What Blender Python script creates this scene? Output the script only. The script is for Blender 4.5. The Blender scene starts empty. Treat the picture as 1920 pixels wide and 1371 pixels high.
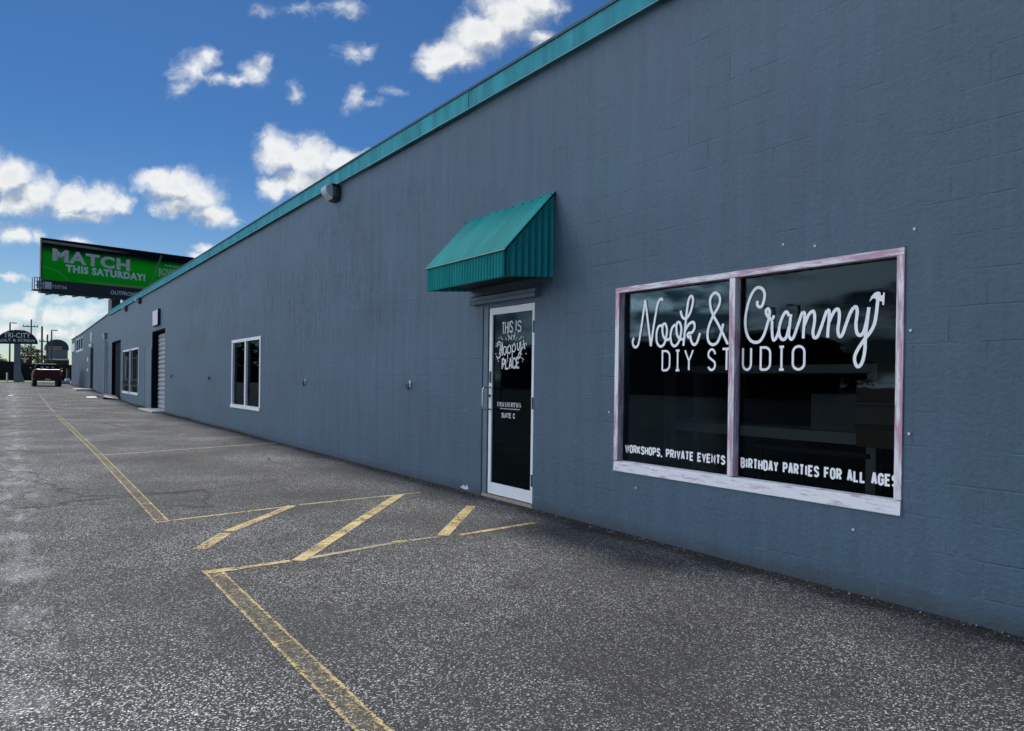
import bpy, math, random
from mathutils import Vector, Matrix
random.seed(7)
S = bpy.context.scene
COL = S.collection
rad = math.radians

# ------------------------------------------------------------------ camera
cam_d = bpy.data.cameras.new('camera')
cam = bpy.data.objects.new('camera', cam_d); COL.objects.link(cam)
CR = Vector((0.83421428, -0.55128001, 0.01329954))
CU = Vector((-0.00927604, 0.01008577, 0.99990611))
CF = Vector((0.55136239, 0.83425933, -0.00329999))
cam.matrix_world = Matrix(((CR.x, CU.x, -CF.x, -4.474), (CR.y, CU.y, -CF.y, 0.0), (CR.z, CU.z, -CF.z, 1.319), (0, 0, 0, 1)))
cam_d.sensor_width = 36.0; cam_d.lens = 1417 / 1920 * 36
cam_d.shift_y = 34.5 / 1920
cam_d.clip_start = 0.05; cam_d.clip_end = 4000
S.camera = cam

# ------------------------------------------------------------------ exposure, sun
S.view_settings.view_transform = 'Standard'
S.view_settings.look = 'None'
S.view_settings.exposure = 0.65
S.view_settings.gamma = 1.0
SUN = Vector((0.08, 0.85, 1.0)).normalized()
EL = math.asin(SUN.z); AZ = math.atan2(SUN.x, SUN.y)
sd = bpy.data.lights.new('sun', 'SUN'); sd.energy = 2.4; sd.angle = rad(9); sd.color = (1.0, 0.95, 0.88)
so = bpy.data.objects.new('sun', sd); COL.objects.link(so)
so.rotation_euler = (-SUN).to_track_quat('-Z', 'Y').to_euler(); so.location = (0, 20, 40)

# ------------------------------------------------------------------ node helper
class NT:
    def __init__(s, tree): s.t = tree; s.n = tree.nodes; s.l = tree.links
    def node(s, typ, ins=None, **kw):
        n = s.n.new(typ)
        for k, v in kw.items(): setattr(n, k, v)
        if ins:
            for k, v in ins.items():
                sock = n.inputs[k]
                if isinstance(v, bpy.types.NodeSocket): s.l.new(v, sock)
                else:
                    try: sock.default_value = v
                    except Exception: sock.default_value = tuple(v)
        return n
    def math(s, op, a, b=None, c=None, clamp=False):
        ins = {0: a}
        if b is not None: ins[1] = b
        if c is not None: ins[2] = c
        return s.node('ShaderNodeMath', ins, operation=op, use_clamp=clamp).outputs[0]
    def vmath(s, op, a, b=None, out=0):
        ins = {0: a}
        if b is not None: ins[1] = b
        return s.node('ShaderNodeVectorMath', ins, operation=op).outputs[out]
    def rng(s, v, a, b, c=0.0, d=1.0, smooth=False):
        return s.node('ShaderNodeMapRange', {0: v, 1: a, 2: b, 3: c, 4: d}, clamp=True, interpolation_type='SMOOTHSTEP' if smooth else 'LINEAR').outputs[0]
    def mix(s, f, a, b):
        n = s.node('ShaderNodeMix', None, data_type='RGBA')
        for i, v in ((0, f), (6, a), (7, b)):
            if isinstance(v, bpy.types.NodeSocket): s.l.new(v, n.inputs[i])
            else: n.inputs[i].default_value = v if i == 0 else (tuple(v) + (1,) if len(v) == 3 else v)
        return n.outputs[2]
    def mul(s, a, f):
        n = s.node('ShaderNodeMix', None, data_type='RGBA', blend_type='MULTIPLY'); n.inputs[0].default_value = 1
        for i, v in ((6, a), (7, f)):
            if isinstance(v, bpy.types.NodeSocket): s.l.new(v, n.inputs[i])
            else: n.inputs[i].default_value = tuple(v) + (1,)
        return n.outputs[2]
    def noise(s, vec, scale, detail=4, rough=0.55, out=0, **kw):
        ins = {'Scale': scale, 'Detail': detail, 'Roughness': rough}
        if vec is not None: ins['Vector'] = vec
        return s.node('ShaderNodeTexNoise', ins, **kw).outputs[out]
    def sep(s, v): return s.node('ShaderNodeSeparateXYZ', {0: v}).outputs
    def comb(s, x, y, z): return s.node('ShaderNodeCombineXYZ', {0: x, 1: y, 2: z}).outputs[0]
    def scale(s, v, sc): return s.vmath('MULTIPLY', v, sc)
    def bump(s, h, strength, dist, normal=None):
        ins = {'Height': h, 'Strength': strength, 'Distance': dist}
        if normal is not None: ins['Normal'] = normal
        return s.node('ShaderNodeBump', ins).outputs[0]

# ------------------------------------------------------------------ sky: Nishita plus fair-weather cumulus in the sky itself
W = bpy.data.worlds.new('World'); S.world = W; W.use_nodes = True
wt = NT(W.node_tree); wt.n.clear()
D = wt.node('ShaderNodeTexCoord').outputs['Generated']
sky = wt.node('ShaderNodeTexSky', sky_type='NISHITA', sun_disc=False, sun_elevation=EL, sun_rotation=AZ, altitude=0, air_density=1.0, dust_density=0.1, ozone_density=2.6)
dn = wt.math('MAXIMUM', wt.vmath('DOT_PRODUCT', D, tuple(CF), out=1), 0.08)
sx = wt.math('DIVIDE', wt.vmath('DOT_PRODUCT', D, tuple(CR), out=1), dn)
sy = wt.math('DIVIDE', wt.vmath('DOT_PRODUCT', D, tuple(CU), out=1), dn)
P0 = wt.comb(sx, sy, 0.0)
# cumulus puffs on the sky: azimuth/height of the middle, half-width, half-height, density (thousandths of a radian)
PUFFS = [
 (955,35,78,60,1),(905,65,72,55,1),(845,100,62,40,1),(812,122,40,24,.9),(1000,0,62,55,.9),(1010,70,34,30,.6),(880,110,50,26,.7),
 (362,128,40,34,.62),(385,108,26,24,.6),(405,150,42,17,.55),(442,152,40,15,.5),(476,138,28,28,.62),(490,118,22,26,.62),(350,160,30,20,.4),
 (660,96,40,22,.42),(692,86,22,16,.4),(672,182,26,24,.42),(705,188,30,12,.36),(735,172,26,12,.34),(553,176,15,20,.4),(490,24,26,14,.34),(560,14,34,16,.3),(640,12,44,18,.34),
 (525,285,52,46,1),(575,292,60,46,1),(640,300,52,30,1),(560,335,60,36,1),(520,345,38,28,.9),(600,345,50,28,.9),(690,288,22,14,.7),(495,262,20,14,.5),
 (330,352,62,38,1),(290,338,46,28,1),(372,366,52,40,1),(395,400,48,28,.95),(330,388,50,22,.8),(435,412,26,12,.6),
 (18,335,58,46,1),(70,362,62,40,1),(130,372,58,38,1),(185,372,50,36,1),(222,382,34,24,.85),(150,402,70,18,.8),(20,385,70,28,.85),(-30,330,50,60,1),
 (30,440,46,22,.9),(75,440,22,14,.6),(150,448,34,12,.6),(385,470,30,16,.8),(360,485,26,12,.6),(12,522,38,9,.6),
 (35,585,46,26,.85),(60,560,26,18,.6),(100,590,60,26,.8),(150,592,60,24,.7),(20,625,70,22,.7),(110,625,90,20,.7),(175,575,30,24,.5),(120,560,60,14,.35),(200,550,60,14,.35),
]
grp = bpy.data.node_groups.new('cumulus', 'ShaderNodeTree')
grp.interface.new_socket('Vector', in_out='INPUT', socket_type='NodeSocketVector')
grp.interface.new_socket('Field', in_out='OUTPUT', socket_type='NodeSocketFloat')
g = NT(grp)
gi = g.n.new('NodeGroupInput').outputs[0]
w1 = g.vmath('SUBTRACT', g.noise(gi, 9.0, 3, 0.6, out=1), (0.5, 0.5, 0.5))
w2 = g.vmath('SUBTRACT', g.noise(gi, 34.0, 3, 0.6, out=1), (0.5, 0.5, 0.5))
gp = g.vmath('ADD', gi, g.vmath('ADD', g.scale(w1, (0.042, 0.034, 0)), g.scale(w2, (0.030, 0.026, 0))))
fld = None
for (px, py, rx, ry, st) in PUFFS:
    cx, cy, rx, ry = (px - 960) / 1417, (720 - py) / 1417, rx * 1.12 / 1417, ry * 1.12 / 1417
    v = g.node('ShaderNodeVectorMath', {0: gp, 1: (1 / rx, 1 / ry, 0), 2: (-cx / rx, -cy / ry, 0)}, operation='MULTIPLY_ADD').outputs[0]
    f = g.math('MULTIPLY_ADD', g.vmath('LENGTH', v, out=1), -st, st)
    fld = f if fld is None else g.node('ShaderNodeMath', {0: fld, 1: f, 2: 0.12}, operation='SMOOTH_MAX').outputs[0]
fb = g.math('SUBTRACT', g.noise(gp, 26.0, 8, 0.66), 0.5)
fo = g.math('MULTIPLY_ADD', fb, 1.15, fld)
g.l.new(fo, g.n.new('NodeGroupOutput').inputs[0])
def field(off):
    n = wt.n.new('ShaderNodeGroup'); n.node_tree = grp
    wt.l.new(wt.vmath('ADD', P0, off), n.inputs[0]); return n.outputs[0]
F0 = field((0, 0, 0)); F1 = field((-0.006, 0.026, 0))
alpha = wt.math('POWER', wt.rng(F0, -0.09, 0.72, smooth=True), 1.25)
front = wt.rng(wt.vmath('DOT_PRODUCT', D, tuple(CF), out=1), 0.3, 0.45, smooth=True)
# rest of the sky, mirrored in the panes; overbright clouds added as wall fill
dz = wt.math('ADD', wt.math('ABSOLUTE', wt.sep(D)[2]), 0.25)
ov = wt.vmath('DIVIDE', D, wt.comb(dz, dz, dz))
rest = wt.rng(wt.noise(ov, 2.4, 6, 0.58), 0.42, 0.58, smooth=True)
side = wt.rng(wt.vmath('DOT_PRODUCT', D, (-0.58, 0.81, 0.0), out=1), 0.08, 0.55, smooth=True)
lit = wt.rng(wt.math('SUBTRACT', F0, F1), -0.42, 0.16)
core = wt.rng(F0, 0.3, 1.1, 1.0, 0.72)
lit = wt.math('MULTIPLY', lit, core)
ccol = wt.mix(lit, (2.65, 3.0, 3.6), (6.0, 6.1, 6.05))
skyc = wt.mul(sky.outputs[0], wt.mix(wt.rng(wt.sep(D)[2], 0.0, 0.30, smooth=True), (0.40, 0.46, 0.51), (0.158, 0.290, 0.430)))
bg1 = wt.node('ShaderNodeBackground', {'Color': wt.mix(alpha, skyc, ccol), 'Strength': 0.10})
bg2 = wt.node('ShaderNodeBackground', {'Color': wt.mix(wt.math('MULTIPLY', rest, side), skyc, (26.0, 28.0, 31.0)), 'Strength': 0.10})
mx = wt.node('ShaderNodeMixShader', {0: front, 1: bg2.outputs[0], 2: bg1.outputs[0]})
wt.l.new(mx.outputs[0], wt.node('ShaderNodeOutputWorld').inputs[0])

# ------------------------------------------------------------------ mesh helpers
class MB:
    def __init__(s): s.v = []; s.f = []; s.uv = []; s.hasuv = False
    def face(s, pts, uv=None):
        b = len(s.v); s.v += [tuple(p) for p in pts]; s.f.append(tuple(range(b, b + len(pts))))
        s.uv.append(uv)
        if uv: s.hasuv = True
    def box(s, x0, x1, y0, y1, z0, z1):
        b = len(s.v)
        s.v += [(x, y, z) for x in (x0, x1) for y in (y0, y1) for z in (z0, z1)]
        for q in ((0, 1, 3, 2), (4, 6, 7, 5), (0, 4, 5, 1), (2, 3, 7, 6), (0, 2, 6, 4), (1, 5, 7, 3)):
            s.f.append(tuple(b + i for i in q)); s.uv.append(None)
        return s
    def prism(s, pts, ext):
        n = len(pts); b = len(s.v); e = Vector(ext)
        s.v += [tuple(p) for p in pts] + [tuple(Vector(p) + e) for p in pts]
        s.f.append(tuple(b + i for i in range(n))); s.f.append(tuple(b + n + i for i in reversed(range(n))))
        for i in range(n): s.f.append((b + i, b + (i + 1) % n, b + n + (i + 1) % n, b + n + i))
        s.uv += [None] * (n + 2); return s
    def tube(s, pts, r, n=8, r1=None):
        pts = [Vector(p) for p in pts]; b = len(s.v); m = len(pts)
        for i, p in enumerate(pts):
            t = (pts[min(i + 1, m - 1)] - pts[max(i - 1, 0)]).normalized()
            a = t.cross(Vector((0.31, 0.17, 0.93)) if abs(t.z) < 0.95 else Vector((1, 0.2, 0))).normalized(); c = t.cross(a)
            rr = r if r1 is None else r + (r1 - r) * i / (m - 1)
            for k in range(n):
                an = 2 * math.pi * k / n; s.v.append(tuple(p + (a * math.cos(an) + c * math.sin(an)) * rr))
        for i in range(m - 1):
            for k in range(n):
                s.f.append((b + i * n + k, b + i * n + (k + 1) % n, b + (i + 1) * n + (k + 1) % n, b + (i + 1) * n + k)); s.uv.append(None)
        s.f.append(tuple(b + k for k in reversed(range(n)))); s.f.append(tuple(b + (m - 1) * n + k for k in range(n))); s.uv += [None, None]
        return s
    def loft(s, rings, caps=True):
        n = len(rings[0]); b = len(s.v)
        for r in rings: s.v += [tuple(p) for p in r]
        for i in range(len(rings) - 1):
            for k in range(n):
                s.f.append((b + i * n + k, b + i * n + (k + 1) % n, b + (i + 1) * n + (k + 1) % n, b + (i + 1) * n + k)); s.uv.append(None)
        if caps:
            s.f.append(tuple(b + k for k in reversed(range(n)))); s.f.append(tuple(b + (len(rings) - 1) * n + k for k in range(n))); s.uv += [None, None]
        return s
    def stroke(s, pts, w, x, th=0.0008, slope=0.0006):
        # flat ribbon on a pane facing -x; pts are (y, z); tiny slope so crossings never share a plane
        n = len(pts); L = []; R_ = []
        for i in range(n):
            p = Vector(pts[i]); a = Vector(pts[max(i - 1, 0)]); c = Vector(pts[min(i + 1, n - 1)])
            d1 = (p - a).normalized() if i else (c - p).normalized(); d2 = (c - p).normalized() if i < n - 1 else d1
            t = d1 + d2
            t = d1 if t.length < 1e-4 else t.normalized()
            nn = Vector((-t.y, t.x)); k = max(0.55, abs(nn.dot(Vector((-d1.y, d1.x)))))
            L.append(p + nn * w / 2 / k); R_.append(p - nn * w / 2 / k)
        b = len(s.v)
        for i in range(n):
            xx = x - th - slope * i / max(n - 1, 1)
            s.v += [(xx, L[i].x, L[i].y), (xx, R_[i].x, R_[i].y)]
        for i in range(n - 1):
            s.f.append((b + 2 * i, b + 2 * i + 1, b + 2 * i + 3, b + 2 * i + 2)); s.uv.append(None)
        return s
    def build(s, name, mat, parent=None, smooth=False, bevel=0, loc=None):
        me = bpy.data.meshes.new(name); me.from_pydata(s.v, [], s.f); 
        if s.hasuv:
            ul = me.uv_layers.new(name='UVMap'); i = 0
            for q, u in zip(s.f, s.uv):
                for k in range(len(q)):
                    ul.data[i].uv = u[k] if u else (0, 0); i += 1
        me.validate(); me.update()
        if mat: me.materials.append(mat)
        if smooth:
            for p in me.polygons: p.use_smooth = True
        o = bpy.data.objects.new(name, me); COL.objects.link(o)
        if parent: o.parent = parent; o.matrix_parent_inverse = parent.matrix_world.inverted() if False else Matrix.Identity(4)
        if loc: o.location = loc
        if bevel:
            m = o.modifiers.new('bevel', 'BEVEL'); m.width = bevel; m.segments = 2; m.limit_method = 'ANGLE'
        return o
def bx(*a): return MB().box(*a)
def thing(name, label, cat, group=None, loc=(0, 0, 0), rz=0):
    o = bpy.data.objects.new(name, None); COL.objects.link(o); o.location = loc; o.rotation_euler.z = rz
    o.empty_display_size = 0.3
    return tag(o, label, cat, group)
def tag(o, label, cat, group=None, kind=None):
    o['label'] = label; o['category'] = cat
    if group: o['group'] = group
    if kind: o['kind'] = kind
    return o
def struct(o, label=None):
    o['kind'] = 'structure'
    return o
def copy_thing(root, loc):
    r = root.copy(); COL.objects.link(r); r.location = loc
    for ch in list(root.children):
        c = ch.copy(); COL.objects.link(c); c.parent = r
        for gch in ch.children:
            d = gch.copy(); COL.objects.link(d); d.parent = c
    return r
def spline(pts, n=6):
    out = []; P = [Vector(p) for p in pts]; m = len(P)
    if m < 3:
        return P
    for i in range(m - 1):
        p0, p1, p2, p3 = P[max(i - 1, 0)], P[i], P[i + 1], P[min(i + 2, m - 1)]
        for k in range(n):
            t = k / n
            out.append(0.5 * (2 * p1 + (p2 - p0) * t + (2 * p0 - 5 * p1 + 4 * p2 - p3) * t * t + (3 * p1 - p0 - 3 * p2 + p3) * t ** 3))
    out.append(P[-1]); return out
PROF = [(-400, 0), (2, 0), (10, .02), (30, .05), (36, .08), (45, .21), (58, .35), (67, .47), (75, .50), (3000, .50)]
def gz(y):
    for (a, za), (b, zb) in zip(PROF, PROF[1:]):
        if y <= b:
            return za + (zb - za) * max(0, (y - a)) / (b - a)
    return .85

# ------------------------------------------------------------------ materials
def newmat(name):
    m = bpy.data.materials.new(name); m.use_nodes = True; t = NT(m.node_tree); t.n.clear()
    o = t.node('ShaderNodeOutputMaterial')
    return m, t, o
def simple(name, col, rough=0.6, metal=0.0, var=0.12, scale=6.0, bump=0.0, bscale=60.0, stretch=(1, 1, 1), spec=0.5, coat=0.0):
    m, t, o = newmat(name)
    c = t.scale(t.node('ShaderNodeTexCoord').outputs['Object'], stretch)
    n = t.noise(c, scale, 5, 0.6)
    k = t.rng(n, 0.25, 0.75, 1 - var, 1 + var)
    colr = t.mul(col, t.comb(k, k, k))
    b = t.node('ShaderNodeBsdfPrincipled', {'Base Color': colr, 'Roughness': rough, 'Metallic': metal, 'Specular IOR Level': spec, 'Coat Weight': coat})
    r = t.rng(t.noise(c, scale * 3, 3), 0.3, 0.7, rough * 0.85, min(1, rough * 1.15)); t.l.new(r, b.inputs['Roughness'])
    if bump: t.l.new(t.bump(t.noise(c, bscale, 4), bump, 0.01), b.inputs['Normal'])
    t.l.new(b.outputs[0], o.inputs[0]); return m

def wall_material(name, base, with_patch=True, dirt_shade=True):
    m, t, o = newmat(name)
    oc = t.node('ShaderNodeTexCoord').outputs['Object']; X, Y, Z = t.sep(oc)
    wob = t.vmath('SUBTRACT', t.noise(oc, 2.2, 3, 0.5, out=1), (0.5, 0.5, 0.5))
    wp = t.vmath('ADD', oc, t.scale(wob, (0.0, 0.014, 0.014)))
    wx, wy, wz = t.sep(wp)
    bv = t.comb(wy, t.math('ADD', wz, 0.05), 0.0)
    def brick(mort, sm):
        return t.node('ShaderNodeTexBrick', {'Vector': bv, 'Scale': 1.0, 'Mortar Size': mort, 'Mortar Smooth': sm, 'Bias': 0.0, 'Brick Width': 0.406, 'Row Height': 0.203}, offset=0.5).outputs['Fac']
    joint = brick(0.007, 0.6)
    keep = t.rng(t.noise(t.scale(oc, (1, 0.8, 1.6)), 1.1, 4, 0.6), 0.46, 0.66)          # paint fills many joints
    keep2 = t.rng(t.noise(oc, 5.0, 3, 0.6), 0.40, 0.60)
    jm = t.math('MULTIPLY', joint, t.math('MULTIPLY_ADD', t.math('MULTIPLY', keep, keep2), 0.97, 0.03))
    drip = t.noise(t.scale(oc, (1, 7.0, 0.55)), 1.0, 5, 0.62)
    drip2 = t.noise(t.scale(oc, (1, 26.0, 1.2)), 1.0, 4, 0.6)
    big = t.noise(t.scale(oc, (1, 0.35, 0.9)), 1.0, 4, 0.55)
    k = t.math('ADD', t.math('MULTIPLY', t.rng(drip, 0.3, 0.7, -0.17, 0.17), t.rng(Y, 3.0, 9.0, 0.45, 1.0)), t.rng(drip2, 0.3, 0.7, -0.05, 0.05))
    k = t.math('ADD', k, t.rng(big, 0.3, 0.7, -0.10, 0.12))
    k = t.math('ADD', k, t.rng(t.noise(oc, 18, 4, 0.6), 0.3, 0.7, -0.05, 0.05))
    k = t.math('ADD', k, 1.0)
    k = t.math('MULTIPLY', k, t.math('MULTIPLY_ADD', jm, -0.11, 1.0))
    if with_patch:
        # worn bands where older sign paint shows through, high on the wall
        band = t.math('MULTIPLY', t.rng(Y, 8.0, 9.5, smooth=True), t.rng(Y, 28.0, 24.0, smooth=True))
        band = t.math('MULTIPLY', band, t.math('MULTIPLY', t.rng(Z, 1.6, 2.3, smooth=True), t.rng(Z, 4.25, 3.9, smooth=True)))
        fl = t.math('MULTIPLY_ADD', t.noise(t.scale(oc, (1, 7.0, 1.1)), 1.5, 5, 0.66), 0.6, t.math('MULTIPLY', t.noise(t.scale(oc, (1, 2.2, 5.0)), 2.0, 5, 0.7), 0.4))
        cl = t.rng(t.noise(t.scale(oc, (1, 0.55, 0.9)), 1.0, 3), 0.38, 0.54)
        wear = t.math('MULTIPLY', t.math('MULTIPLY', band, cl), t.rng(fl, 0.45, 0.60))
        k = t.math('MULTIPLY', k, t.math('MULTIPLY_ADD', wear, -0.42, 1.0))
        chips = t.math('MULTIPLY', t.rng(t.noise(t.scale(oc, (1, 6.0, 2.4)), 2.2, 6, 0.7), 0.58, 0.70), t.rng(t.noise(oc, 0.8, 2), 0.48, 0.62))
        k = t.math('MULTIPLY', k, t.math('MULTIPLY_ADD', chips, -0.28, 1.0))
    bare_highlight = t.math('MULTIPLY', t.math('MULTIPLY', brick(0.004, 0.2), t.rng(t.noise(t.scale(oc, (1, 1.4, 5.0)), 1.3, 4, 0.6), 0.60, 0.66)), t.rng(Z, 3.4, 1.6))  # bare-paint joint lines with edge highlights, both lightened in the colour
    k = t.math('MULTIPLY', k, t.math('MULTIPLY_ADD', bare_highlight, 0.55, 1.0))
    col = t.mul(base, t.comb(k, k, k))
    hue = t.rng(t.noise(t.scale(oc, (1, 0.7, 0.7)), 1.2, 3), 0.35, 0.65)
    col = t.mul(col, t.mix(hue, (1.06, 0.99, 1.03), (0.93, 1.02, 0.98)))
    if dirt_shade:  # contact shade at the wall foot darkened into the colour, with dirt
        nd = t.noise(oc, 4.0, 5, 0.65)
        zz = t.math('SUBTRACT', Z, t.math('MULTIPLY', nd, 0.16))
        col = t.mix(t.math('MULTIPLY', t.rng(zz, 0.06, -0.06), 0.55), col, (0.035, 0.036, 0.034))
    b = t.node('ShaderNodeBsdfPrincipled', {'Base Color': col, 'Roughness': 0.50, 'Specular IOR Level': 0.5})
    h = t.math('MULTIPLY_ADD', jm, -1.0, t.math('MULTIPLY', t.noise(oc, 3.2, 4, 0.55), 0.9))
    n1 = t.bump(h, 0.6, 0.010)
    n2 = t.bump(t.noise(oc, 28, 6, 0.70), 0.8, 0.010, n1)
    t.l.new(n2, b.inputs['Normal']); t.l.new(b.outputs[0], o.inputs[0]); return m
M = {}
WALLC = (0.064, 0.113, 0.160)
M['wall'] = wall_material('blue_grey_painted_block', WALLC)
M['wall_far'] = wall_material('blue_grey_painted_block_far', (0.066, 0.108, 0.148), with_patch=False)

def asphalt():
    m, t, o = newmat('asphalt')
    oc = t.node('ShaderNodeTexCoord').outputs['Object']; X, Y, Z = t.sep(oc)
    v1 = t.node('ShaderNodeTexVoronoi', {'Vector': oc, 'Scale': 150.0, 'Randomness': 1.0}, feature='F1')
    rnd = t.sep(v1.outputs['Color'])[0]
    v2 = t.node('ShaderNodeTexVoronoi', {'Vector': oc, 'Scale': 190.0, 'Randomness': 1.0}, feature='F1')
    rnd2 = t.sep(v2.outputs['Color'])[1]
    dens = t.rng(t.noise(oc, 0.55, 4, 0.6), 0.3, 0.7, -0.10, 0.10)
    r1 = t.math('ADD', rnd, dens)
    stone = t.rng(r1, 0.66, 1.02); stone = t.math('POWER', stone, 2.4)
    fine = t.rng(rnd2, 0.55, 1.0)
    base = t.rng(t.noise(t.scale(oc, (1, 0.6, 1)), 0.35, 5, 0.6), 0.3, 0.7, 0.017, 0.034)
    val = t.math('ADD', base, t.math('MULTIPLY', stone, 0.56))
    val = t.math('ADD', val, t.math('MULTIPLY', fine, 0.055))
    # pale dust along the wheel track, damp dark edge with grit by the wall, sealed seams
    tr = t.math('ADD', X, t.math('MULTIPLY', t.math('SUBTRACT', t.noise(oc, 0.45, 3), 0.5), 0.9))
    dust = t.math('MULTIPLY', t.rng(t.math('ABSOLUTE', t.math('ADD', tr, 4.42)), 0.34, 0.0, smooth=True), t.rng(t.noise(t.scale(oc, (2.2, 0.8, 1)), 2.0, 5, 0.65), 0.46, 0.66))
    val = t.math('MULTIPLY_ADD', dust, 0.12, val)
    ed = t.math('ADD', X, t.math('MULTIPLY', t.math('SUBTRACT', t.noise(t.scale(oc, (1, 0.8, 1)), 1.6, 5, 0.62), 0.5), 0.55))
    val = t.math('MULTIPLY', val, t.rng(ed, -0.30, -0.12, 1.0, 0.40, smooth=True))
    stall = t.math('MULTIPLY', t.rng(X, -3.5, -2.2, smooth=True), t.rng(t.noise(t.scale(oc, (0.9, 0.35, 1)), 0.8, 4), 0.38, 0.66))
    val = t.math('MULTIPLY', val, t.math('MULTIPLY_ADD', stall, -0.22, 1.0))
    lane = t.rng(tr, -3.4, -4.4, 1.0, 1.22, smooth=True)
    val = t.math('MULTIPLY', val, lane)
    oil = t.math('MULTIPLY', t.rng(t.noise(oc, 0.9, 4, 0.6), 0.60, 0.70), t.rng(t.noise(oc, 7.0, 4, 0.6), 0.35, 0.60))
    val = t.math('MULTIPLY', val, t.math('MULTIPLY_ADD', oil, -0.40, 1.0))
    far = t.math('MULTIPLY', t.rng(Y, 12.0, 26.0), t.rng(t.noise(t.scale(oc, (0.22, 1.5, 1)), 0.8, 4, 0.6), 0.52, 0.70))
    val = t.math('MULTIPLY', val, t.math('MULTIPLY_ADD', far, -0.30, 1.0))
    wv = t.vmath('ADD', oc, t.scale(t.noise(oc, 0.8, 4, 0.6, out=1), (1.3, 1.3, 0)))
    ck = t.node('ShaderNodeTexVoronoi', {'Vector': wv, 'Scale': 0.16}, feature='DISTANCE_TO_EDGE').outputs[0]
    crack = t.math('MULTIPLY', t.rng(ck, 0.0040, 0.0012), t.math('MULTIPLY', t.rng(t.noise(oc, 0.30, 3), 0.44, 0.52), t.rng(Y, 5.5, 7.0)))
    val = t.math('MULTIPLY', val, t.math('MULTIPLY_ADD', crack, -0.65, 1.0))
    tint = t.mix(t.rng(rnd2, 0.0, 1.0), (1.0, 0.985, 0.95), (0.96, 0.985, 1.02))
    col = t.mul(tint, t.comb(val, val, val))
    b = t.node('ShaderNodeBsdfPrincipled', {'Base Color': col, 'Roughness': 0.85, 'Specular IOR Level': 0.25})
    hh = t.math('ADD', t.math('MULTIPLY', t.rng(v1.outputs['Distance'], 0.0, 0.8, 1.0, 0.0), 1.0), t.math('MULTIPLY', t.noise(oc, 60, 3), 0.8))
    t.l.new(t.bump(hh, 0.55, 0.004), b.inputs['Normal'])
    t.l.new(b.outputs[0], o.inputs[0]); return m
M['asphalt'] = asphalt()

def road_paint(name, col, amount, edge):
    m, t, o = newmat(name)
    tc = t.node('ShaderNodeTexCoord'); oc = tc.outputs['Object']; u = t.sep(tc.outputs['UV'])[0]
    e = t.math('ABSOLUTE', t.math('SUBTRACT', u, 0.5))
    n = t.noise(oc, 26.0, 5, 0.7); n2 = t.noise(oc, 3.0, 3, 0.6)
    st = t.node('ShaderNodeTexVoronoi', {'Vector': oc, 'Scale': 92.0}, feature='F1'); r = t.sep(st.outputs['Color'])[0]
    a = t.math('ADD', t.math('MULTIPLY', n, 0.7), t.math('MULTIPLY', n2, 0.5))
    a = t.math('ADD', a, t.math('MULTIPLY', r, 0.25))
    a = t.math('ADD', a, t.math('MULTIPLY', t.rng(e, 0.26, 0.44), edge))
    mask = t.rng(a, 0.99 - amount, 1.19 - amount)
    rag = t.rng(t.math('ADD', e, t.math('MULTIPLY', t.math('SUBTRACT', t.noise(oc, 45, 3), 0.5), 0.22)), 0.47, 0.43)
    mask = t.math('MAXIMUM', mask, t.math('MULTIPLY', t.rng(n, 0.3, 0.7), 0.38 * min(1, amount * 3)))
    mask = t.math('MULTIPLY', mask, rag)
    brown = t.rng(t.noise(oc, 9.0, 5, 0.7), 0.45, 0.62)
    col = t.mix(t.math('MULTIPLY', brown, 0.6), col, (0.24, 0.185, 0.115))
    k = t.rng(n2, 0.3, 0.7, 0.8, 1.1)
    b = t.node('ShaderNodeBsdfPrincipled', {'Base Color': t.mul(col, t.comb(k, k, k)), 'Roughness': 0.75})
    tr = t.node('ShaderNodeBsdfTransparent')
    mx = t.node('ShaderNodeMixShader', {0: mask, 1: tr.outputs[0], 2: b.outputs[0]})
    t.l.new(mx.outputs[0], o.inputs[0]); return m
M['paint_yellow'] = road_paint('worn_yellow_line_paint', (0.54, 0.41, 0.17), 0.45, 0.06)
M['paint_yellow_worn'] = road_paint('scuffed_yellow_line_paint', (0.48, 0.37, 0.16), 0.20, 0.32)
M['paint_ghost'] = road_paint('nearly_gone_line_paint', (0.27, 0.24, 0.17), 0.34, 0.05)
M['paint_line3'] = road_paint('dusty_line_paint', (0.34, 0.30, 0.22), 0.60, 0.02)
M['paint_pale'] = road_paint('faded_line_paint', (0.38, 0.32, 0.20), 0.52, 0.02)

def glass(name, tint=0.75, gain=1.0, refl=(1, 1, 1)):
    m, t, o = newmat(name)
    oc = t.node('ShaderNodeTexCoord').outputs['Object']
    fr = t.node('ShaderNodeFresnel', {'IOR': 1.5}).outputs[0]
    fr = t.math('MULTIPLY', fr, gain, clamp=True)
    nb = t.bump(t.noise(oc, 1.3, 2), 0.05, 0.02)
    gl = t.node('ShaderNodeBsdfGlossy', {'Roughness': 0.02, 'Color': refl + (1,), 'Normal': nb})
    tr = t.node('ShaderNodeBsdfTransparent', {'Color': (tint * 0.95, tint, tint * 1.0, 1)})
    mx = t.node('ShaderNodeMixShader', {0: fr, 1: tr.outputs[0], 2: gl.outputs[0]})
    t.l.new(mx.outputs[0], o.inputs[0]); return m
M['glass'] = glass('window_glass', 0.50, 0.21, (0.62, 0.86, 1.0))
M['glass_dark'] = glass('tinted_door_glass', 0.30, 0.21, (0.62, 0.86, 1.0))

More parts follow.
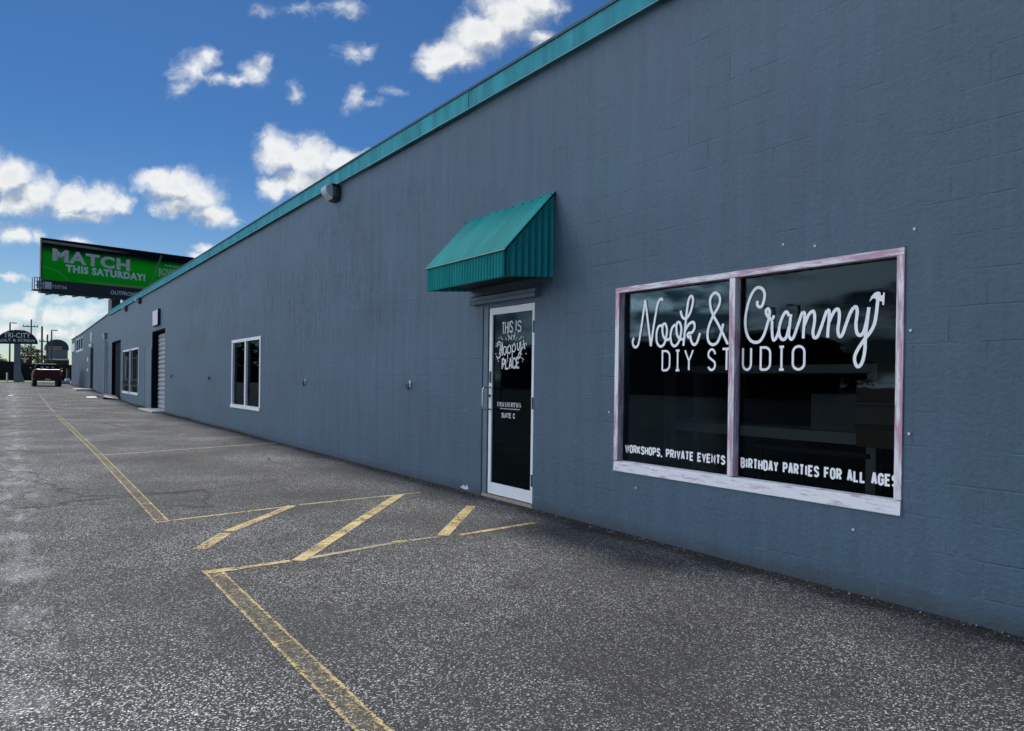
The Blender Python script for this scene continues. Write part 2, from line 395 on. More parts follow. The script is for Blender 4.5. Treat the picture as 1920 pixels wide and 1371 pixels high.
def brushed(name, axis):
    m, t, o = newmat(name)
    oc = t.node('ShaderNodeTexCoord').outputs['Object']
    sc = (14, 1.6, 14) if axis == 'y' else (14, 14, 1.6)
    a = t.noise(t.scale(oc, sc), 1.6, 5, 0.65); b2 = t.noise(t.scale(oc, sc), 5.0, 4, 0.6)
    k = t.math('ADD', t.math('MULTIPLY', a, 0.75), t.math('MULTIPLY', b2, 0.35))
    big = t.math('MULTIPLY', t.math('SUBTRACT', t.noise(oc, 1.3, 2), 0.5), 0.35)
    k = t.math('ADD', k, big)
    f = t.rng(k, 0.50, 0.62)
    col = t.mix(f, (0.84, 0.82, 0.84), (0.54, 0.32, 0.42))
    dk = t.rng(t.noise(t.scale(oc, sc), 9.0, 4, 0.7), 0.66, 0.74)
    col = t.mix(t.math('MULTIPLY', dk, 0.55), col, (0.10, 0.08, 0.09))
    b = t.node('ShaderNodeBsdfPrincipled', {'Base Color': col, 'Roughness': 0.55})
    t.l.new(t.bump(k, 0.4, 0.006), b.inputs['Normal'])
    t.l.new(b.outputs[0], o.inputs[0]); return m
M['frame_h'] = brushed('brushed_pink_white_paint_level', 'y')
M['frame_v'] = brushed('brushed_pink_white_paint_upright', 'z')
def sillmat():
    m, t, o = newmat('brushed_white_sill_paint')
    oc = t.node('ShaderNodeTexCoord').outputs['Object']
    a = t.noise(t.scale(oc, (10, 3.0, 18)), 2.2, 5, 0.7)
    col = t.mix(t.rng(a, 0.52, 0.66), (0.84, 0.84, 0.86), (0.56, 0.37, 0.46))
    b = t.node('ShaderNodeBsdfPrincipled', {'Base Color': col, 'Roughness': 0.55})
    t.l.new(t.bump(a, 0.5, 0.008), b.inputs['Normal']); t.l.new(b.outputs[0], o.inputs[0]); return m
M['sill'] = sillmat()
M['white'] = simple('white_paint', (0.82, 0.84, 0.86), 0.45, var=0.06, scale=9)
M['door_white'] = simple('white_aluminium', (0.80, 0.83, 0.86), 0.35, var=0.06, scale=4)
M['vinyl'] = simple('white_vinyl_lettering', (0.90, 0.92, 0.93), 0.4, var=0.03)
M['vinyl_dull'] = simple('off_white_vinyl_lettering', (0.66, 0.70, 0.72), 0.5, var=0.10, scale=30)
M['steel'] = simple('brushed_steel', (0.62, 0.64, 0.66), 0.3, metal=0.8, var=0.08)
M['black_metal'] = simple('black_metal', (0.018, 0.02, 0.024), 0.5, var=0.2)
M['dark_blue'] = simple('dark_navy_paint', (0.004, 0.008, 0.014), 0.7, var=0.2, spec=.08)
M['trim_blue'] = simple('blue_grey_trim', (0.11, 0.155, 0.20), 0.55, var=0.12)
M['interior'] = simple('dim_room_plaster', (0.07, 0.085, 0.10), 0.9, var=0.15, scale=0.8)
M['shelf'] = simple('pale_grey_board', (0.66, 0.71, 0.72), 0.6, var=0.08)
def teal(name, col, streak=0.16):
    m, t, o = newmat(name)
    oc = t.node('ShaderNodeTexCoord').outputs['Object']
    a = t.noise(t.scale(oc, (1, 3.0, 0.5)), 1.6, 5, 0.6); b2 = t.noise(t.scale(oc, (1, 16.0, 0.7)), 1.0, 4, 0.6)
    k = t.math('ADD', t.rng(a, 0.3, 0.7, 1 - streak, 1 + streak), t.rng(b2, 0.3, 0.7, -0.08, 0.08))
    col2 = t.mul(col, t.comb(k, k, k))
    ch = t.math('MULTIPLY', t.rng(t.noise(t.scale(oc, (2, 2, 1)), 3.0, 5, 0.7), 0.60, 0.72), 0.35)
    col2 = t.mix(ch, col2, (0.17, 0.30, 0.33))
    b = t.node('ShaderNodeBsdfPrincipled', {'Base Color': col2, 'Roughness': 0.7, 'Specular IOR Level': 0.15})
    t.l.new(t.bump(t.noise(oc, 2.5, 3), 0.25, 0.02), b.inputs['Normal'])
    t.l.new(b.outputs[0], o.inputs[0]); return m
M['teal'] = teal('weathered_teal_metal', (0.045, 0.29, 0.34), 0.30)
M['awning_teal'] = teal('corrugated_teal_metal', (0.022, 0.33, 0.32), 0.16)
M['teal_dark'] = simple('dark_teal_cap', (0.012, 0.05, 0.065), 0.5)
M['teal_lip_lit'] = simple('skylit_teal_drip_edge', (0.30, 0.50, 0.52), 0.4)  # sky light caught by the tilted lip is put into its colour
M['concrete'] = simple('pale_concrete', (0.42, 0.43, 0.43), 0.85, var=0.18, scale=7, bump=0.3)
M['roof'] = simple('roof_membrane', (0.35, 0.36, 0.36), 0.8)

SCRIPT=[
  [(4.921,1.714),(4.937,1.685),(4.930,1.649),(4.901,1.631),(4.871,1.647),(4.853,1.694),(4.822,1.844),(4.787,2.032)],
  [(4.787,2.032),(4.748,1.833),(4.711,1.634)],
  [(4.711,1.634),(4.683,1.786),(4.655,1.914),(4.636,1.985),(4.614,2.018),(4.590,2.027),(4.580,2.009)],
  [(4.580,1.803),(4.620,1.797),(4.643,1.748),(4.640,1.668),(4.601,1.629),(4.557,1.645),(4.531,1.707),(4.524,1.770),(4.543,1.813),(4.570,1.808),(4.576,1.759),(4.558,1.704),(4.518,1.681),(4.486,1.694)],
  [(4.429,1.802),(4.464,1.778),(4.482,1.719),(4.471,1.653),(4.437,1.627),(4.397,1.649),(4.370,1.707),(4.362,1.769),(4.381,1.815),(4.410,1.813),(4.417,1.772),(4.407,1.716),(4.374,1.683),(4.331,1.678)],
  [(4.373,1.912),(4.361,1.873),(4.337,1.847),(4.302,1.849),(4.266,1.894),(4.242,1.961),(4.241,2.002),(4.262,2.021),(4.284,1.999),(4.299,1.938),(4.313,1.836),(4.325,1.726),(4.337,1.626)],
  [(4.319,1.750),(4.285,1.793),(4.248,1.811),(4.225,1.802),(4.220,1.765),(4.245,1.730),(4.280,1.726),(4.294,1.711),(4.283,1.692),(4.263,1.699),(4.261,1.682),(4.245,1.647),(4.221,1.630),(4.191,1.650),(4.161,1.720)],
  [(3.883,1.624),(3.933,1.708),(3.976,1.776),(4.033,1.858),(4.060,1.927),(4.061,1.980),(4.036,2.016),(4.006,2.023),(3.973,1.999),(3.964,1.959),(3.983,1.908),(4.032,1.845),(4.072,1.767),(4.084,1.701),(4.070,1.647),(4.033,1.625),(3.988,1.638),(3.955,1.696),(3.938,1.747),(3.930,1.781)],
  [(3.613,1.930),(3.615,1.901),(3.595,1.884),(3.571,1.893),(3.556,1.934),(3.552,1.976),(3.570,2.011),(3.604,2.026),(3.639,2.015),(3.677,1.965),(3.709,1.875),(3.721,1.782),(3.708,1.702),(3.676,1.649),(3.628,1.627),(3.581,1.641),(3.546,1.694),(3.522,1.763),(3.509,1.797)],
  [(3.509,1.797),(3.533,1.827),(3.537,1.852),(3.521,1.866),(3.507,1.846),(3.508,1.804),(3.495,1.788),(3.477,1.795),(3.469,1.814)],
  [(3.484,1.776),(3.484,1.712),(3.478,1.657),(3.465,1.638),(3.444,1.659),(3.425,1.706)],
  [(3.343,1.802),(3.361,1.830),(3.383,1.822),(3.410,1.771),(3.425,1.706),(3.415,1.659),(3.390,1.639),(3.363,1.657),(3.342,1.726)],
  [(3.328,1.813),(3.339,1.719),(3.343,1.670),(3.326,1.640),(3.303,1.655),(3.273,1.729),(3.243,1.807),(3.234,1.819)],
  [(3.234,1.819),(3.219,1.811),(3.220,1.766),(3.225,1.700),(3.227,1.640)],
  [(3.222,1.726),(3.191,1.794),(3.162,1.821),(3.145,1.811),(3.141,1.755),(3.152,1.683),(3.144,1.646),(3.119,1.648),(3.092,1.706),(3.064,1.783),(3.049,1.819)],
  [(3.049,1.819),(3.033,1.814),(3.033,1.755),(3.039,1.690),(3.041,1.639)],
  [(3.037,1.729),(3.011,1.786),(2.983,1.821),(2.962,1.813),(2.958,1.763),(2.967,1.687),(2.956,1.645),(2.934,1.653),(2.908,1.722),(2.881,1.790),(2.859,1.824)],
  [(2.859,1.824),(2.840,1.826),(2.832,1.792),(2.840,1.718),(2.832,1.661),(2.808,1.644),(2.786,1.665),(2.767,1.732),(2.753,1.819)],
  [(2.753,1.819),(2.764,1.726),(2.774,1.634),(2.776,1.554),(2.788,1.486),(2.807,1.450),(2.829,1.446),(2.845,1.480),(2.842,1.518),(2.816,1.567),(2.775,1.622),(2.740,1.663),(2.715,1.711),(2.703,1.777),(2.696,1.844)],
]
HAMMER=[(2.751,1.853),(2.740,1.884),(2.718,1.907),(2.695,1.914),(2.679,1.907),(2.675,1.886),(2.661,1.889),(2.660,1.905),(2.650,1.901),(2.653,1.827),(2.664,1.826),(2.666,1.848),(2.684,1.853),(2.689,1.837),(2.705,1.839),(2.708,1.869),(2.727,1.874)]

# ------------------------------------------------------------------ ground and painted markings
def grid_sheet(name, xs, ys, mat, dz=0.0):
    mb = MB(); nx = len(xs)
    for y in ys:
        for x in xs: mb.v.append((x, y, gz(y) + dz))
    for j in range(len(ys) - 1):
        for i in range(nx - 1):
            a = j * nx + i; mb.f.append((a, a + 1, a + nx + 1, a + nx)); mb.uv.append(None)
    return struct(mb.build(name, mat, smooth=True))
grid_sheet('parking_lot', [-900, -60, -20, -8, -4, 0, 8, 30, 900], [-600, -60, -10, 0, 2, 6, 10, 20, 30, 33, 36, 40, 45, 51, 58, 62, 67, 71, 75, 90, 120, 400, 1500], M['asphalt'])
def grass_mat():
    m, t, o = newmat('dry_grass')
    oc = t.node('ShaderNodeTexCoord').outputs['Object']
    f = t.noise(oc, 1.5, 6, 0.7)
    col = t.mix(t.rng(f, 0.35, 0.65), (0.10, 0.12, 0.035), (0.24, 0.22, 0.10))
    b = t.node('ShaderNodeBsdfPrincipled', {'Base Color': col, 'Roughness': 0.9})
    t.l.new(t.bump(f, 0.8, 0.05), b.inputs['Normal']); t.l.new(b.outputs[0], o.inputs[0]); return m
gv = grid_sheet('grass_verge', [-70, -20, 0, 40, 90], [97.5, 101, 110, 126, 170], grass_mat(), 0.03)
def line(pts, widths, mat, dz=0.004, seg=0.5):
    mb = MB(); n = len(pts); u0 = 0
    for (a, wa), (b, wb) in zip(list(zip(pts, widths)), list(zip(pts[1:], widths[1:]))):
        a, b = Vector(a), Vector(b); L = (b - a).length; t = (b - a) / L; nn = Vector((-t.y, t.x)); k = max(1, int(L / seg))
        for i in range(k):
            p, q = a.lerp(b, i / k), a.lerp(b, (i + 1) / k); w0 = wa + (wb - wa) * i / k; w1 = wa + (wb - wa) * (i + 1) / k
            c = [p - nn * w0 / 2, q - nn * w1 / 2, q + nn * w1 / 2, p + nn * w0 / 2]
            mb.face([(v.x, v.y, gz(v.y) + dz) for v in c], [(0, 0), (0, 1), (1, 1), (1, 0)])
    return struct(mb.build('painted_line', mat))
line([(-3.335, 0.2), (-3.335, 5.30)], [.13, .13], M['paint_yellow_worn'])
line([(-3.40, 5.352), (-3.18, 5.352)], [.105, .10], M['paint_yellow'])
line([(-3.17, 5.353), (-2.80, 5.385)], [.075, .07], M['paint_yellow'])
line([(-2.66, 5.40), (-1.86, 5.575)], [.065, .06], M['paint_pale'])
line([(-1.90, 5.575), (-1.77, 5.59)], [.10, .07], M['paint_yellow'])
line([(-1.75, 5.585), (-1.50, 5.60)], [.06, .05], M['paint_pale'])
line([(-1.30, 5.575), (-0.42, 5.715)], [.07, .07], M['paint_yellow'])
line([(-3.335, 7.42), (-3.28, 14.0), (-3.27, 27.6)], [.125, .12, .12], M['paint_yellow_worn'])
line([(-3.41, 7.37), (-3.27, 7.40)], [.05, .05], M['paint_yellow'])
line([(-3.27, 30.0), (-3.22, 52.0)], [.10, .10], M['paint_ghost'])
line([(-3.26, 7.41), (-2.13, 7.655)], [.05, .05], M['paint_yellow'])
line([(-2.00, 7.70), (-0.92, 7.83), (-0.52, 7.89)], [.065, .06, .06], M['paint_pale'])
line([(-3.28, 6.08), (-2.97, 6.60)], [.115, .115], M['paint_yellow'])
line([(-2.93, 6.67), (-2.07, 7.69)], [.105, .10], M['paint_yellow'])
line([(-2.75, 5.36), (-0.80, 7.84)], [.115, .12], M['paint_yellow'])
line([(-1.44, 5.62), (-0.47, 6.80)], [.115, .11], M['paint_yellow'])
line([(-3.25, 13.95), (-0.02, 15.20)], [.075, .07], M['paint_line3'])

# ------------------------------------------------------------------ stroke lettering
def arc(cx, cy, rx, ry, a0, a1, n=7):
    return [(cx + rx * math.cos(rad(a0 + (a1 - a0) * i / n)), cy + ry * math.sin(rad(a0 + (a1 - a0) * i / n))) for i in range(n + 1)]
OV = arc(.5, .74, .5, .26, 0, 180, 8) + arc(.5, .26, .5, .26, 180, 360, 8) + [(1, .74)]
SS = [(.98, .76)] + arc(.5, .76, .48, .24, 20, 180, 6) + [(.06, .64), (.94, .38)] + arc(.5, .24, .5, .24, 0, -160, 6)
GL = {
 'A': [[(0, 0), (.42, 1), (.58, 1), (1, 0)], [(.17, .30), (.83, .30)]], 'B': [[(0, 0), (0, 1), (.6, 1)] + arc(.6, .76, .36, .24, 80, -80, 6) + [(.05, .52)], [(.6, .52)] + arc(.6, .26, .4, .26, 80, -80, 6) + [(0, 0)]],
 'C': [arc(.5, .74, .5, .26, 0, 180, 7) + arc(.5, .26, .5, .26, 180, 360, 7)], 'D': [[(0, 0), (0, 1), (.45, 1)] + arc(.45, .72, .55, .28, 80, 0, 4) + arc(.45, .28, .55, .28, 0, -80, 4) + [(.45, 0), (0, 0)]],
 'E': [[(1, 1), (0, 1), (0, 0), (1, 0)], [(0, .52), (.85, .52)]], 'F': [[(1, 1), (0, 1), (0, 0)], [(0, .5), (.85, .5)]], 'G': [arc(.5, .74, .5, .26, 0, 180, 7) + arc(.5, .26, .5, .26, 180, 360, 7) + [(1, .48), (.55, .48)]],
 'H': [[(0, 0), (0, 1)], [(1, 0), (1, 1)], [(0, .5), (1, .5)]], 'I': [[(.5, 0), (.5, 1)]], 'K': [[(0, 0), (0, 1)], [(.95, 1), (.08, .42)], [(.30, .58), (1, 0)]], 'L': [[(0, 1), (0, 0), (1, 0)]],
 'M': [[(0, 0), (0, 1), (.5, .30), (1, 1), (1, 0)]], 'N': [[(0, 0), (0, 1), (1, 0), (1, 1)]], 'O': [OV], 'P': [[(0, 0), (0, 1), (.55, 1)] + arc(.55, .74, .45, .26, 80, -80, 6) + [(.05, .48)]],
 'R': [[(0, 0), (0, 1), (.55, 1)] + arc(.55, .74, .45, .26, 80, -80, 6) + [(.05, .48)], [(.5, .48), (1, 0)]], 'S': [SS], 'T': [[(0, 1), (1, 1)], [(.5, 1), (.5, 0)]], 'U': [[(0, 1)] + arc(.5, .26, .5, .26, 180, 360, 8) + [(1, 1)]],
 'V': [[(0, 1), (.5, 0), (1, 1)]], 'W': [[(0, 1), (.25, 0), (.5, .9), (.75, 0), (1, 1)]], 'Y': [[(0, 1), (.5, .45), (1, 1)], [(.5, .45), (.5, 0)]], ',': [[(.5, .08), (.4, -.16)]], '.': [[(.5, 0), (.5, .14)]],
 '&': [[(1, 0), (.2, .72)] + arc(.45, .80, .27, .2, 190, -20, 6) + [(.55, .56), (.1, .36)] + arc(.42, .23, .4, .23, 160, 300, 5) + [(.98, .42)]],
 'i': [[(.5, 0), (.5, 1)], [(.1, 1), (.9, 1)], [(.1, 0), (.9, 0)]],
}
WID = {'I': .25, ',': .35, '.': .3, ' ': .55, 'W': 1.35, 'M': 1.2, 'i': .55, '&': 1.05}
def letters(mb, text, ya, yb, z0, z1, x, w, gap=.42, skew=0.0, th=0.0008):
    # runs from ya (left, far) to yb (right, near) on a pane facing -x
    ws = [WID.get(c, 1.0) for c in text]; tot = sum(ws) + gap * (len(text) - 1); u = (yb - ya) / tot; c0 = 0
    for c, cw in zip(text, ws):
        for st in GL.get(c, []):
            pts = [(ya + (c0 + p[0] * cw) * u, z0 + (z1 - z0) * p[1] + skew * (c0 / tot)) for p in st]
            mb.stroke(pts, w, x, th=th + random.random() * .0003)
        c0 += cw + gap
def bfont(mb, text, o, U, V, N, bold=0.0, warp=None):
    # built-in lettering fitted to the parallelogram o, U, V and given thickness N
    cu = bpy.data.curves.new('lettering', 'FONT'); cu.body = text; cu.offset = bold; cu.resolution_u = 3; cu.space_character = 1.0 + bold * 2.5
    ob = bpy.data.objects.new('lettering', cu); COL.objects.link(ob)
    dg = bpy.context.evaluated_depsgraph_get(); me = bpy.data.meshes.new_from_object(ob.evaluated_get(dg))
    xs = [v.co.x for v in me.vertices]; ys = [v.co.y for v in me.vertices]; x0, x1, y0, y1 = min(xs), max(xs), min(ys), max(ys)
    o, U, V, N = map(Vector, (o, U, V, N)); b = len(mb.v); n = len(me.vertices)
    def mp(v):
        s_, t_ = (v.co.x - x0) / (x1 - x0), (v.co.y - y0) / (y1 - y0)
        if warp: s_, t_ = warp(s_, t_)
        return o + U * s_ + V * t_
    P_ = [mp(v) for v in me.vertices]
    mb.v += [tuple(p + N) for p in P_]
    for p in me.polygons: mb.f.append(tuple(b + i for i in p.vertices)); mb.uv.append(None)
    bpy.data.objects.remove(ob); bpy.data.curves.remove(cu); bpy.data.meshes.remove(me)

# ------------------------------------------------------------------ block building with openings
def interp(tab, y):
    for (a, za), (b, zb) in zip(tab, tab[1:]):
        if y <= b: return za + (zb - za) * max(0.0, y - a) / (b - a)
    return tab[-1][1]
def wall_holes(mb, y0, y1, z0, ztop, holes, x=0.0, th=0.2):
    ys = sorted({y0, y1, *[h[0] for h in holes], *[h[1] for h in holes]}); 
    k = []
    for a, b in zip(ys, ys[1:]):
        n = max(1, int((b - a) / 6)); k += [a + (b - a) * i / n for i in range(n)]
    ys = k + [y1]; zs = sorted({z0, *[h[2] for h in holes], *[h[3] for h in holes]}) + [None]
    zv = lambda z, y: ztop(y) if z is None else z
    for a, b in zip(ys, ys[1:]):
        for c, d in zip(zs, zs[1:]):
            ym = (a + b) / 2; zm = (c + (ztop(ym) if d is None else d)) / 2
            if any(h[0] < ym < h[1] and h[2] < zm < h[3] for h in holes): continue
            mb.face([(x, b, c), (x, a, c), (x, a, zv(d, a)), (x, b, zv(d, b))])
            mb.face([(x + th, a, c), (x + th, b, c), (x + th, b, zv(d, b)), (x + th, a, zv(d, a))])
    for (a, b, c, d) in holes:
        mb.face([(x, a, c), (x + th, a, c), (x + th, a, d), (x, a, d)]); mb.face([(x, b, c), (x, b, d), (x + th, b, d), (x + th, b, c)])
        mb.face([(x, a, d), (x + th, a, d), (x + th, b, d), (x, b, d)]); mb.face([(x, a, c), (x, b, c), (x + th, b, c), (x + th, a, c)])
FT = [(-14, 4.665), (5.2, 4.687), (10.7, 4.74), (13, 4.748), (24, 4.775), (32.4, 4.838), (47.2, 4.92)]
FB = [(-14, 4.455), (5, 4.477), (10.7, 4.510), (13, 4.535), (30, 4.59), (39, 4.64), (47.2, 4.68)]
bld = thing('commercial_building', 'long blue-grey painted block building with teal roof edge, studio window and white glass door', 'building')
H_BIG = (2.49, 5.105, .58, 2.162); H_DOOR = (6.365, 7.39, -.3, 2.165); H_SM = (16.62, 19.21, .62, 2.235)
H_ROLL = (28.97, 31.95, -.3, 3.05); H_DARK = (42.1, 46.1, -.3, 3.15); H_B1 = (38.55, 41.05, .55, 2.57); H_B2 = (35.6, 38.15, .55, 2.57); H_HATCH = (31.97, 33.8, .1, 2.43)
mb = MB()
wall_holes(mb, -14, 47.2, -.3, lambda y: (interp(FT, y) + interp(FB, y)) / 2, [H_BIG, H_DOOR, H_SM, H_ROLL, H_DARK, H_B1, H_B2])
mb.face([(0, -14, -.3), (24, -14, -.3), (24, -14, 4.55), (0, -14, 4.55)])
mb.face([(0, 47.2, -.3), (0, 47.2, 4.8), (24, 47.2, 4.8), (24, 47.2, -.3)])
mb.face([(24, -14, -.3), (24, 47.2, -.3), (24, 47.2, 4.8), (24, -14, 4.55)])
mb.build('wall', M['wall'], bld)
mb = MB(); rings = []
for i in range(18):
    y = -14 + 61.2 * i / 17; rings.append([(0.0, y, interp(FT, y) - .03), (24.0, y, interp(FT, y) - .03), (24.0, y, interp(FT, y) - .10), (0.0, y, interp(FT, y) - .10)])
mb.loft(rings); mb.build('roof', M['roof'], bld)
ysf = [-14, -10.9, -7.8, -4.7, -1.6, 1.5, 4.6, 7.7, 10.8, 13.9, 15.5, 18.6, 21.7, 24.8, 27.9, 31, 34.1, 37.2, 40.3, 43.4, 47.2]
mb = MB()
for k, (a, b) in enumerate(zip(ysf, ysf[1:])):
    o_ = random.uniform(-.004, .004); j = random.uniform(-.006, .006)
    def ring(y, d=0): return [(-.055 + o_, y, interp(FB, y) + .012 + j), (-.055 + o_, y, interp(FT, y) + j), (-.002, y, interp(FT, y) + j), (-.002, y, interp(FB, y) + .012 + j)]
    mb.loft([ring(a + .004), ring(b - .004)])
    mb.loft([[(x_ - .005, a - .02, z_) for x_, _, z_ in ring(a)][:2] + [(-.052, a - .02, interp(FT, a)), (-.052, a - .02, interp(FB, a) + .014)], [(x_ - .005, a + .02, z_) for x_, _, z_ in ring(a)][:2] + [(-.052, a + .02, interp(FT, a)), (-.052, a + .02, interp(FB, a) + .014)]])
mb.build('fascia', M['teal'], bld)
mb = MB(); mb.loft([[(-.058, y, interp(FB, y) + .011), (-.078, y, interp(FB, y) - .004), (-.078, y, interp(FB, y) - .010), (-.050, y, interp(FB, y) + .002)] for y in ysf])
mb.build('drip_edge', M['teal_lip_lit'], bld)
mb = MB(); mb.loft([[(-.072, y, interp(FT, y) - .006), (-.072, y, interp(FT, y) + .020), (.25, y, interp(FT, y) + .020), (.25, y, interp(FT, y) - .006)] for y in ysf])
mb.build('parapet_cap', M['teal_dark'], bld)

# --- studio window: frame of weathered pink/white boards, two panes set back, vinyl lettering
y0, y1, z0, z1 = H_BIG
e = .004
win = bx(-.014, .075, y0 + e, y1 - e, z1 - .0495, z1 - e).build('window', M['frame_h'], bld, bevel=.003)
bx(-.012, .075, y0 + e, y0 + .052, .633, z1 - .050).build('jamb', M['frame_v'], win, bevel=.003)
bx(-.013, .075, y1 - .054, y1 - e, .633, z1 - .050).build('jamb', M['frame_v'], win, bevel=.003)
bx(-.010, .070, 3.770, 3.824, .634, 2.112).build('mullion', M['frame_v'], win, bevel=.003)
mb = MB(); mb.prism([(.070, y0 + .006, .632), (-.010, y0 + .006, .626), (-.016, y0 + .006, .540), (-.002, y0 + .006, .536), (-.002, y0 + .006, .585), (.070, y0 + .006, .585)], (0, y1 - y0 - .012, 0)); mb.build('sill', M['sill'], win, bevel=.004)
for a, b in ((y0 + .053, 3.769), (3.825, y1 - .055)): bx(.050, .056, a, b, .633, 2.111).build('pane', M['glass'], win)
mb = MB(); SX = .0495
for st in SCRIPT:
    mb.stroke(spline(st, 5) if len(st) > 2 else st, .023, SX)
mb.prism([(SX - .0012, a, b) for a, b in HAMMER], (.001, 0, 0))
mb.build('script_lettering', M['vinyl'], win)
mb = MB()
for ch, a, b in (('D', 4.572, 4.488), ('i', 4.425, 4.372), ('Y', 4.318, 4.232), ('S', 4.074, 4.004), ('T', 3.932, 3.852), ('U', 3.738, 3.664), ('D', 3.578, 3.496), ('i', 3.425, 3.376), ('O', 3.308, 3.216)):
    letters(mb, ch, a, b, 1.428, 1.588, SX, .0185)
mb.build('studio_lettering', M['vinyl'], win)
mb = MB()
letters(mb, 'WORKSHOPS, PRIVATE EVENTS &', 5.008, 3.815, .712, .770, SX, .0155, gap=.62)
letters(mb, 'BIRTHDAY PARTIES FOR ALL AGES', 3.738, 2.555, .708, .770, SX, .0155, gap=.70)
mb.build('tagline_lettering', M['vinyl'], win)

# --- glass entrance door under the awning
dl = MB(); DX0, DX1 = .022, .066; DL, DR = 7.278, 6.378
dl.box(DX0, DX1, DL - .062, DL, .055, 2.14); dl.box(DX0, DX1, DR, DR + .060, .055, 2.14); dl.box(DX0 + .001, DX1 - .001, DR + .0602, DL - .0622, 2.062, 2.139); dl.box(DX0 + .001, DX1 - .001, DR + .0602, DL - .0622, .056, .182)
door = dl.build('door', M['door_white'], bld, bevel=.003)
bx(.040, .046, DR + .060, DL - .062, .182, 2.062).build('pane', M['glass_dark'], door)
mb = MB(); mb.box(.010, .16, DL + .012, 7.388, .0, 2.163); mb.box(.012, .16, DR + .01, DL + .0115, 2.146, 2.1635)
mb.build('door_frame', M['trim_blue'], bld, bevel=.003)
bx(.002, .12, DR - .008, 7.385, .0, .045).build('threshold', simple('worn_brass_threshold', (0.30, 0.28, 0.20), 0.5, var=.3, scale=20), bld, bevel=.004)
mb = MB(); mb.prism([(-.002, 6.27, 2.19), (-.062, 6.27, 2.19), (-.072, 6.27, 2.225), (-.060, 6.27, 2.235), (-.060, 6.27, 2.275), (-.002, 6.27, 2.30)], (0, 1.30, 0)); mb.build('lintel', M['trim_blue'], bld, bevel=.003)
HX = .021
mb = MB(); mb.tube(spline([(HX, 7.235, 1.25), (-.05, 7.237, 1.25), (-.075, 7.24, 1.225), (-.078, 7.242, 1.13), (-.075, 7.24, 1.03), (-.05, 7.237, 1.005), (HX, 7.235, 1.005)], 4), .011, 8); mb.build('pull_handle', M['steel'], door, smooth=True)
mb = MB(); mb.box(HX - .004, HX, 7.226, 7.262, 1.300, 1.43)
for z in (1.32, 1.345, 1.37, 1.395): mb.box(HX - .0065, HX - .0038, 7.236, 7.252, z, z + .014)
mb.tube([(HX + .002, 7.247, 1.155), (HX - .012, 7.247, 1.155)], .016, 12); mb.build('lock', M['black_metal'], door)
for zc in (1.89, 1.095, .295): bx(.004, .0215, 6.368, 6.405, zc - .062, zc + .062).build('hinge', M['black_metal'], door, bevel=.003)
mb = MB(); TX = .0395
letters(mb, 'THIS', 7.04, 6.83, 1.845, 1.965, TX, .017, gap=.35, skew=.01); letters(mb, 'IS', 6.77, 6.665, 1.865, 1.975, TX, .017, gap=.4, skew=-.02)
letters(mb, 'MY', 6.905, 6.775, 1.765, 1.822, TX, .012)
HAPPY = [[(7.135, 1.70), (7.125, 1.745), (7.085, 1.755), (7.07, 1.70), (7.085, 1.62)], [(7.15, 1.60), (7.11, 1.575), (7.06, 1.62), (7.035, 1.74), (7.025, 1.66), (7.03, 1.60)], [(7.09, 1.672), (7.03, 1.668)],
 [(6.96, 1.695), (7.0, 1.695), (7.01, 1.64), (6.98, 1.61), (6.955, 1.65), (6.95, 1.69), (6.945, 1.625)], [(6.925, 1.70), (6.92, 1.56)], [(6.92, 1.685), (6.88, 1.715), (6.86, 1.66), (6.885, 1.625), (6.92, 1.64)],
 [(6.835, 1.715), (6.83, 1.57)], [(6.83, 1.70), (6.79, 1.725), (6.77, 1.675), (6.795, 1.64), (6.83, 1.65)], [(6.735, 1.73), (6.73, 1.67), (6.70, 1.66), (6.675, 1.74)], [(6.672, 1.745), (6.665, 1.64), (6.69, 1.575), (6.72, 1.58), (6.69, 1.63), (6.60, 1.70)], [(6.62, 1.76), (6.60, 1.70), (6.59, 1.66)]]
for st in HAPPY: mb.stroke(spline(st, 4), .016, TX)
for k in range(26):
    an = 2 * math.pi * (k + .35) / 26; cy_, cz_ = 6.865, 1.665
    if abs(math.sin(an)) < .28: continue
    r0 = .125 + .03 * (k % 2); r1 = r0 + (.055 if k % 2 else .035)
    mb.stroke([(cy_ - math.cos(an) * r0 * 1.55, cz_ + math.sin(an) * r0 * .92), (cy_ - math.cos(an) * r1 * 1.55, cz_ + math.sin(an) * r1 * .92)], .008, TX)
for k in range(14):
    an = 2 * math.pi * k / 14 + .2; mb.stroke([(cy_ - math.cos(an) * .30, cz_ + math.sin(an) * .20), (cy_ - math.cos(an) * .315, cz_ + math.sin(an) * .208)], .014, TX)
letters(mb, 'PLACE', 7.03, 6.695, 1.455, 1.560, TX, .020, gap=.30, skew=.015)
mb.build('logo_lettering', M['vinyl_dull'], door)
mb = MB(); rs = random.Random(3); yy = 7.115
while yy > 6.64:                                                     # two rows of lettering too small to read in the photograph
    w_ = rs.uniform(.016, .03); mb.stroke([(yy, 1.04), (yy, 1.09)], .010, TX)
    if rs.random() < .6: mb.stroke([(yy, rs.choice((1.045, 1.085, 1.065))), (yy - w_ * .8, rs.choice((1.045, 1.085)))], .008, TX, th=.0012)
    yy -= w_ + rs.choice((.006, .006, .012))
yy = 7.06
while yy > 6.68:
    mb.stroke([(yy, 1.014), (yy - .012, 1.022)], .010, TX); yy -= rs.uniform(.018, .026)
letters(mb, 'SUITE C', 7.025, 6.765, .922, .968, TX, .010, gap=.5)
mb.build('suite_lettering', M['vinyl_dull'], door)

